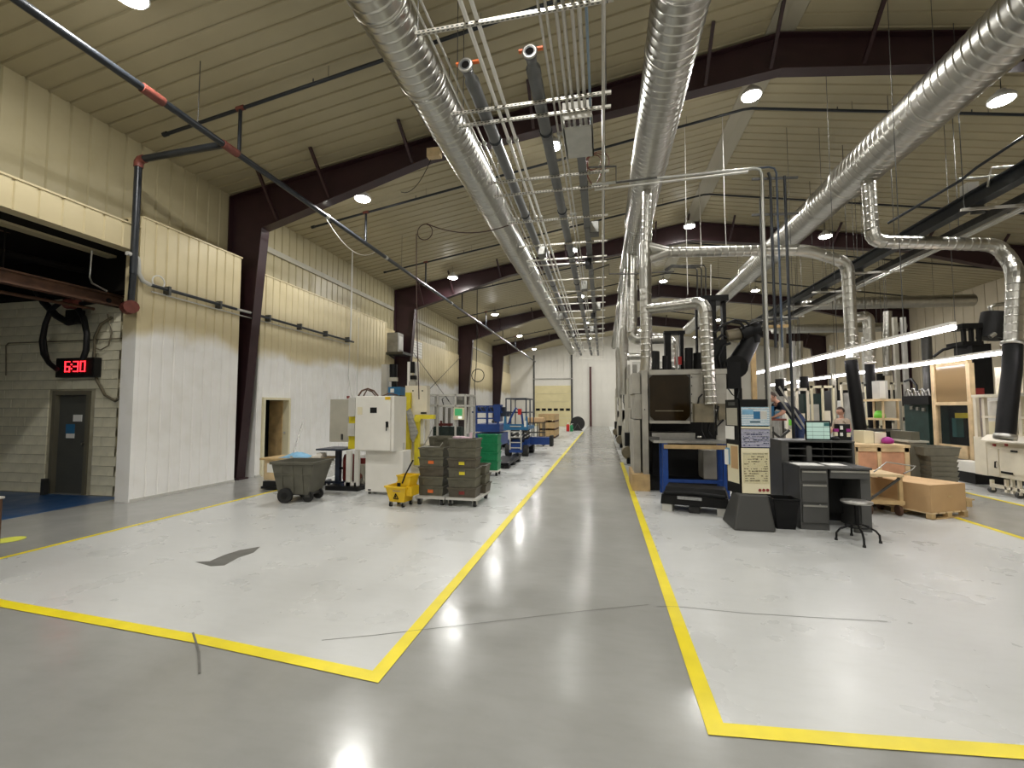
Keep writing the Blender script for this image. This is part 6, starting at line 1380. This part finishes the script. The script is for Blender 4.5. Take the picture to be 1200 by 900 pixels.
for x_ in (1160, 1177, 1184, 1192): vx('leg', 'whitecab', t, CXm+.05, x_, 562, x_+2.4, 578, .05, .06)
vx('lower_rail', 'whitecab', t, CXm+.05, 1162, 573, 1228, 577, .05)
for x_ in (1163, 1195):
    q = P(x_, 580, X=CXm+.08); cy('caster_wheel', 'darksteel', t, (q.x, q.y-.03, .06), (q.x, q.y+.03, .06), .06, 12, world=True)
vx('green_tag', 'signgreen', t, CXm+.3, 1192, 484, 1204, 492, .01); vx('orange_lamp', 'orange', t, CXm+.4, 1176, 436, 1179, 446, .1); vx('beige_column', 'whitecab', t, CXm+.55, 1166, 430, 1178, 462, .3); vx('tube_holder', 'cream', t, CXm+.3, 1169, 450, 1171, 461, .03)
# ---- bench with shelf, hanging grey box, green bag
yq = 12.4
t = thing('parts_bench', 'pale wooden bench frame with shelf holding a grey box and green bag', 'bench', (P(1040, 545, Y=yq).x, yq+.3, 0))
vb('top_shelf', 'paleWood', t, yq, 1024, 467.5, 1056, 470, yq+.6); vb('lower_shelf', 'paleWood', t, yq, 1027, 490, 1054, 492.5, yq+.6)
for x_ in (1036, 1025, 1053): vb('post', 'paleWood', t, yq+(.0 if x_ == 1036 else .5), x_, 468, x_+2.5, 540, yq+(.08 if x_ == 1036 else .58), 0)
vb('work_surface', 'darksteel', t, yq, 1026, 503, 1056, 506, yq+.6); vb('back_panel', 'machgrey', t, yq+.55, 1027, 470, 1050, 490, yq+.58)
t = thing('grey_box', 'grey upright electrical box standing on the pale bench frame', 'electrical box', P(1037, 467.5, Y=yq+.1)); vb('box_body', 'lightgrey', t, yq+.1, 1030, 446, 1041, 467.4, yq+.4); vb('box_door', 'machwhite', t, yq+.08, 1031, 447, 1038, 466.5, yq+.1)
t = thing('green_bag', 'bright green bag on the lower shelf of the pale bench frame', 'bag', P(1031, 490, Y=yq+.1)); a = P(1031, 490, Y=yq+.2); MB().lathe([(.03, 0), (.12, .005), (.11, .1), (.08, .17), (.03, .19)], a, 9).build('bag_body', 'signgreen', t, world=True)
# ---- far machines on the right: cream booths
def booth(label, Y, x0, x1, ytop, mcol, dark, gtag=False):
    t = thing('machine_booth', label, 'machine', (P((x0+x1)/2, 520, Y=Y).x, Y+.8, 0)); a, b = P(x0, ytop, Y=Y), P(x1, ytop, Y=Y); h = a.z; w2 = b.x-a.x
    for xx in (a.x, a.x+w2*.5-.03, b.x-.06): MB().box(xx, xx+.06, Y, Y+.06, 0, h).build('post', mcol, t, world=True)
    MB().box(a.x, b.x, Y, Y+.06, h-.08, h).build('rail', mcol, t, world=True); MB().box(a.x, b.x, Y, Y+.06, h*.42, h*.45).build('rail', mcol, t, world=True)
    MB().box(a.x+.05, a.x+w2*.5, Y+.02, Y+.05, .1, h*.42).build('door', mcol, t, world=True); MB().box(a.x+w2*.52, b.x-.06, Y+.02, Y+.05, .1, h*.42).build('door', 'lightgrey', t, world=True)
    MB().box(a.x+.05, b.x-.05, Y+.7, Y+1.6, 0, h*.9).build('machine_core', dark, t, world=True); MB().box(a.x+w2*.2, a.x+w2*.5, Y+.3, Y+.7, h*.45, h*.75).build('tool_head', 'lightgrey', t, world=True)
    MB().box(a.x+w2*.6, a.x+w2*.85, Y+.1, Y+.2, h*.5, h*.66).build('control_panel', 'whitecab', t, world=True)
    if gtag: MB().box(a.x+w2*.1, a.x+w2*.35, Y-.01, Y, h*.5, h*.58).build('green_tag', 'signgreen', t, world=True)
    MB().cyl((a.x+w2*.3, Y+1.0, h*.9), (a.x+w2*.3, Y+1.0, h*1.15), .14, 12).build('motor', 'black', t, world=True)
booth('cream machine booth with green tag behind the person in navy', 15.5, 920, 948, 455, 'whitecab', 'pressbody2', True)
booth('cream machine booth with dark core behind the monitor', 16.5, 950, 978, 452, 'cream', 'greenmach')
booth('pale machine booth behind the person in tan', 18.5, 985, 1012, 448, 'whitecab', 'deskdark')
booth('grey machine booth beyond the slim black hose', 17.0, 1014, 1032, 450, 'cream', 'pressbody2')
booth('cream machine booth by the far wall between hoses', 20, 1044, 1066, 448, 'whitecab', 'deskdark')
for k, (px_, y0, y1, Yd) in enumerate(((929, 400, 515, 17.5), (975, 405, 515, 17), (1012, 395, 500, 20), (1048, 372, 500, 18), (1058, 372, 480, 18))):
    a = P(px_, y0, Y=Yd); tag(MB().box(a.x-.06, a.x+.06, Yd-.06, Yd+.06, 0, a.z).build('support_post', 'machgrey' if k % 2 else 'lightgrey'), ('pale post behind the person in navy', 'pale post behind the monitor corner', 'slim pale post near the person in tan', 'grey post left of the wood-framed guard, near the pale bench', 'slim grey post beside the green machine')[k], 'post')
cy_ = P(1088, 445, Y=15); tag(MB().cyl((cy_.x, 15, 0), (cy_.x, 15, P(1088, 395, Y=15).z), .12, 12).build('support_post', 'darksteel'), 'round dark steel post behind the green machine', 'post')
# wood post behind the kiosk, stair rails, blue bins
a = P(883, 407, Y=11.5); tag(MB().box(a.x-.05, a.x+.05, 11.5, 11.6, 0, a.z).build('wood_post', 'wood'), 'upright ochre timber post rising behind the kiosk', 'post')
ysr = 9.0
t = thing('stair_rails', 'pair of slanting bright steel stair handrails behind the kiosk', 'handrail', (P(920, 560, Y=ysr).x, ysr+.1, 0))
for dx, yy in ((0, ysr), (9, ysr+.3)):
    MB().bar(P(904+dx, 453, Y=yy), P(939+dx*.6, 503, Y=yy), .022, .028).build('rail', 'steel', t, world=True)
for q in (((905, 521), (925, 504)), ((905, 506), (925, 522)), ((906, 517), (922, 540))): MB().bar(P(*q[0], Y=ysr+.15), P(*q[1], Y=ysr+.15), .04, .04).build('brace', 'darksteel', t, world=True)
for x_ in (906, 930): vb('support_leg', 'darksteel', t, ysr+.12, x_, 500 if x_ == 906 else 492, x_+2, 540, ysr+.16, 0)
vb('shelf', 'wood', t, ysr+.1, 904, 516, 922, 519, ysr+.5)
ybb = 10.2
t = thing('operator_platform', 'raised dark steel platform carrying the person in navy', 'platform', (P(915, 560, Y=10.4).x, 10.4, 0))
MB().box(P(888, 520, Y=9.9).x, P(948, 520, Y=9.9).x, 9.9, 11.1, .54, .60).build('deck', 'darksteel', t, world=True)
for x_ in (890, 917, 944):
    for yy in (9.95, 11.0): MB().box(P(x_, 520, Y=9.9).x, P(x_, 520, Y=9.9).x+.06, yy, yy+.06, 0, .54).build('leg', 'darksteel', t, world=True)
t = thing('work_bench', 'work bench with rust-red edge in front of the person in navy', 'bench', (P(912, 560, Y=ybb).x, ybb+.3, 0)); vb('bench_top', 'redfit', t, ybb, 892, 490.5, 922, 493, ybb+.7); 
for x_ in (894, 918): vb('leg', 'darksteel', t, ybb+.05, x_, 493, x_+2.5, 540, ybb+.12, .601)
zbt = P(905, 490.5, Y=ybb).z
for k, (x0, x1, y0, m, lab) in enumerate(((903, 911, 476, 'bluebright', 'bright blue plastic bin on the work bench behind the kiosk'), (911.5, 918, 482, 'bluetarp', 'pale blue plastic bin on the work bench behind the kiosk'))):
    t = thing('plastic_bin', lab, 'bin', (P((x0+x1)/2, 490, Y=ybb).x, ybb+.3, zbt)); wq = (P(x1, 520, Y=ybb).x-P(x0, 520, Y=ybb).x)/2; hopper_mb((-wq+.01, wq-.01, -.12, .12, 0), (-wq, wq, -.14, .14, P(0, y0, Y=ybb).z-zbt if False else P((x0+x1)/2, y0, Y=ybb).z-zbt), .006, .015).build('bin_body', m, t)
# ================================================================ PEOPLE
def skin_body(name, pts, edges, m, parent, root=0, sub=2):
    me = bpy.data.meshes.new(name); me.from_pydata([p[0] for p in pts], edges, [])
    o = bpy.data.objects.new(name, me); C.objects.link(o); o.parent = parent; MW[o.name] = MW[parent.name].copy()
    s = o.modifiers.new('skin', 'SKIN'); s.use_smooth_shade = True
    for v, p in zip(me.skin_vertices[0].data, pts):
        r = p[1]; v.radius = (r, r) if not isinstance(r, tuple) else r; v.use_root = False
    me.skin_vertices[0].data[root].use_root = True
    o.modifiers.new('sub', 'SUBSURF').levels = sub; o.modifiers['sub'].render_levels = sub
    me.materials.append(MATS[m] if isinstance(m, str) else m); return o
def bake(o):
    dg = bpy.context.evaluated_depsgraph_get(); me = bpy.data.meshes.new_from_object(o.evaluated_get(dg)); o.modifiers.clear(); o.data = me; return o
def hand(parent, w_, d, n, sc=1.0):
    # w_ wrist, d finger direction, n palm normal (local coordinates); five fingers on one palm
    w_ = Vector(w_); d = Vector(d).normalized(); n = Vector(n); n = (n-d*n.dot(d)).normalized(); s = d.cross(n)
    m_ = MB()
    palm = [m_.ring(w_, d, .026*sc, 8), m_.ring(w_+d*.045*sc, d, .036*sc, 8), m_.ring(w_+d*.085*sc, d, .034*sc, 8)]
    for r in palm[1:]:
        c = sum(r, Vector())/8
        for i, p in enumerate(r): r[i] = p-n*((p-c).dot(n)*.5)
    m_.loft(palm)
    for k, (o_, L_) in enumerate(((-.028, .062), (-.010, .075), (.009, .070), (.027, .055))):
        b = w_+d*.08*sc+s*o_*sc; m_.tube([b, b+(d*.5+n*.08)*L_*sc, b+(d*.85+n*.28)*L_*sc, b+(d*.98+n*.55)*L_*sc], .0085*sc, 6)
    b = w_+d*.03*sc-s*.03*sc; m_.tube([b, b+(d*.02-s*.025)*sc, b+(d*.05-s*.035+n*.01)*sc], .0105*sc, 6)
    return m_.build('hand', 'skin', parent)
def head(parent, c, fwd, up_, hair='hair', r=.1):
    # head with brow, nose, chin, ears; local frame
    c = Vector(c); f = Vector(fwd).normalized(); u = Vector(up_); u = (u-f*u.dot(f)).normalized(); s = u.cross(f)
    bm = bmesh.new(); bmesh.ops.create_uvsphere(bm, u_segments=20, v_segments=16, radius=1)
    for v in bm.verts:
        x, y, z = v.co; jaw = max(0, -z)
        x2 = x*.76*(1-.28*jaw); y2 = y*.95*(1-.1*jaw)+.10*jaw*(1 if y > 0 else 0)
        v.co = c+(s*x2+f*y2+u*z*1.18)*r
    me = bpy.data.meshes.new('head'); bm.to_mesh(me); bm.free(); me.materials.append(MATS['skin'])
    for p in me.polygons: p.use_smooth = True
    o = bpy.data.objects.new('head', me); C.objects.link(o); o.parent = parent; MW[o.name] = MW[parent.name].copy()
    MB().tube([c+f*r*.93+u*r*.18, c+f*r*1.12-u*r*.18, c+f*r*.98-u*r*.25], r*.11, 8).build('nose', 'skin', o)
    for k in (-1, 1):
        e = c+f*r*.86+s*k*r*.30+u*r*.12; MB().lathe([(r*.01, -r*.07), (r*.08, -r*.04), (r*.09, 0), (r*.08, r*.04), (r*.01, r*.07)], e, 8).build('eye', 'black', o)
        e = c+s*k*r*.78-u*r*.02; MB().lathe([(r*.03, -r*.22), (r*.10, -r*.1), (r*.12, r*.1), (r*.04, r*.22)], e, 8).build('ear', 'skin', o)
    MB().tube([c+f*r*.93-u*r*.55-s*r*.22, c+f*r*.99-u*r*.57, c+f*r*.93-u*r*.55+s*r*.22], r*.05, 6).build('mouth', 'redfit', o)
    bm = bmesh.new(); bmesh.ops.create_uvsphere(bm, u_segments=20, v_segments=16, radius=1)
    kill = [v for v in bm.verts if (v.co.y > .25 and v.co.z < .55) or v.co.z < -.35]
    bmesh.ops.delete(bm, geom=kill, context='VERTS')
    for v in bm.verts:
        x, y, z = v.co; v.co = c+(s*x*.84+f*(y*1.02-.03)+u*z*1.27)*r
    me = bpy.data.meshes.new('hair'); bm.to_mesh(me); bm.free(); me.materials.append(MATS[hair])
    for p in me.polygons: p.use_smooth = True
    h = bpy.data.objects.new('hair', me); C.objects.link(h); h.parent = o
def person(label, loc, rz, lean, armL, armR, shirt, pants, look, legL=(-.1, 0), legR=(.1, 0), apron=None, hip=.92):
    # local frame: +Y is where the person faces; lean = (forward, ...) of the chest
    t = thing('person', label, 'person', loc, rz)
    H_ = Vector((0, 0, hip)); ch = H_+Vector((0, math.sin(lean)*.30, math.cos(lean)*.30)); nk = H_+Vector((0, math.sin(lean*1.1)*.52, math.cos(lean*1.1)*.52)); hd = nk+Vector((0, math.sin(lean*.9)*.2, math.cos(lean*.9)*.2))
    sL, sR = nk+Vector((-.19, -.01, -.05)), nk+Vector((.19, -.01, -.05))
    pts = [(H_, (.16, .12)), (ch, (.165, .12)), (nk-Vector((0, math.sin(lean)*.07, math.cos(lean)*.07)), (.13, .10)), (nk, .055), (hd-(hd-nk)*.45, .05),
           (sL, .07), (armL[0], .048), (armL[1], .030), (sR, .07), (armR[0], .048), (armR[1], .030),
           (H_+Vector((-.095, 0, -.08)), .095), (Vector((legL[0], legL[1]*.5+.04, .50)), .062), (Vector((legL[0], legL[1], .09)), .042), (Vector((legL[0], legL[1]+.16, .04)), .035),
           (H_+Vector((.095, 0, -.08)), .095), (Vector((legR[0], legR[1]*.5+.04, .50)), .062), (Vector((legR[0], legR[1], .09)), .042), (Vector((legR[0], legR[1]+.16, .04)), .035)]
    pts = [(tuple(Vector(p)), r) for p, r in pts]
    ed = [(0, 1), (1, 2), (2, 3), (3, 4), (2, 5), (5, 6), (6, 7), (2, 8), (8, 9), (9, 10), (0, 11), (11, 12), (12, 13), (13, 14), (0, 15), (15, 16), (16, 17), (17, 18)]
    o = skin_body('body', pts, ed, 'skin', t); bake(o)
    me = o.data
    for nm in (shirt, pants, 'black'): me.materials.append(MATS[nm])
    aL = (Vector(pts[5][0])+Vector(armL[0]))/2; aR = (Vector(pts[8][0])+Vector(armR[0]))/2
    ax = (nk-H_).normalized()
    segs = [(Vector(pts[a][0]), Vector(pts[b][0]), i) for a, b, i in ((0, 1, 1), (1, 2, 1), (2, 5, 1), (2, 8, 1), (3, 4, 0), (6, 7, 0), (9, 10, 0), (11, 12, 2), (12, 13, 2), (15, 16, 2), (16, 17, 2), (13, 14, 3), (17, 18, 3))]
    segs += [(Vector(pts[5][0]), Vector(armL[0]).lerp(Vector(pts[5][0]), .25), 1), (Vector(pts[8][0]), Vector(armR[0]).lerp(Vector(pts[8][0]), .25), 1), (Vector(armL[0]).lerp(Vector(pts[5][0]), .2), Vector(armL[0]), 0), (Vector(armR[0]).lerp(Vector(pts[8][0]), .2), Vector(armR[0]), 0), (H_, Vector(pts[11][0]), 2), (H_, Vector(pts[15][0]), 2)]
    def dist(p, a, b):
        d = b-a; u = max(0, min(1, (p-a).dot(d)/max(1e-9, d.length_squared))); return (p-(a+d*u)).length
    for p in me.polygons:
        p.use_smooth = True; c = Vector(p.center); p.material_index = min(segs, key=lambda s_: dist(c, s_[0], s_[1]))[2]
    for a, (e, w2) in ((-1, armL), (1, armR)):
        d = (Vector(w2)-Vector(e)).normalized(); hand(t, Vector(w2)-d*.01, d, (0, .3, -1) if abs(d.z) < .8 else (-a, .2, 0))
    head(t, hd-(hd-nk)*.02, look, (hd-nk))
    if apron:
        m_ = MB(); m_.box(-.13, .13, .125, .14, hip-.35, hip+.38).build('apron', apron, t)
    return t
p1 = P(938, 560, Y=10.0)
person('person in navy t-shirt and jeans bending over the work bench', (P(937, 500, Y=10.5).x, 10.5, .60), math.radians(98), math.radians(50), ((-.26, .46, 1.02), (-.16, .60, .93)), ((.26, .44, 1.0), (.18, .58, .92)), 'navy', 'denim', (0, .75, -.65))
p2 = P(990, 500, Y=13.6)
person('person in tan shirt and pale apron standing among the far machines', (p2.x, 13.6, 0), math.radians(105), math.radians(8), ((-.30, .10, 1.12), (-.10, .30, 1.10)), ((.30, .10, 1.12), (.12, .30, 1.08)), 'tanshirt', 'denim', (.1, 1, -.25), apron='apron')
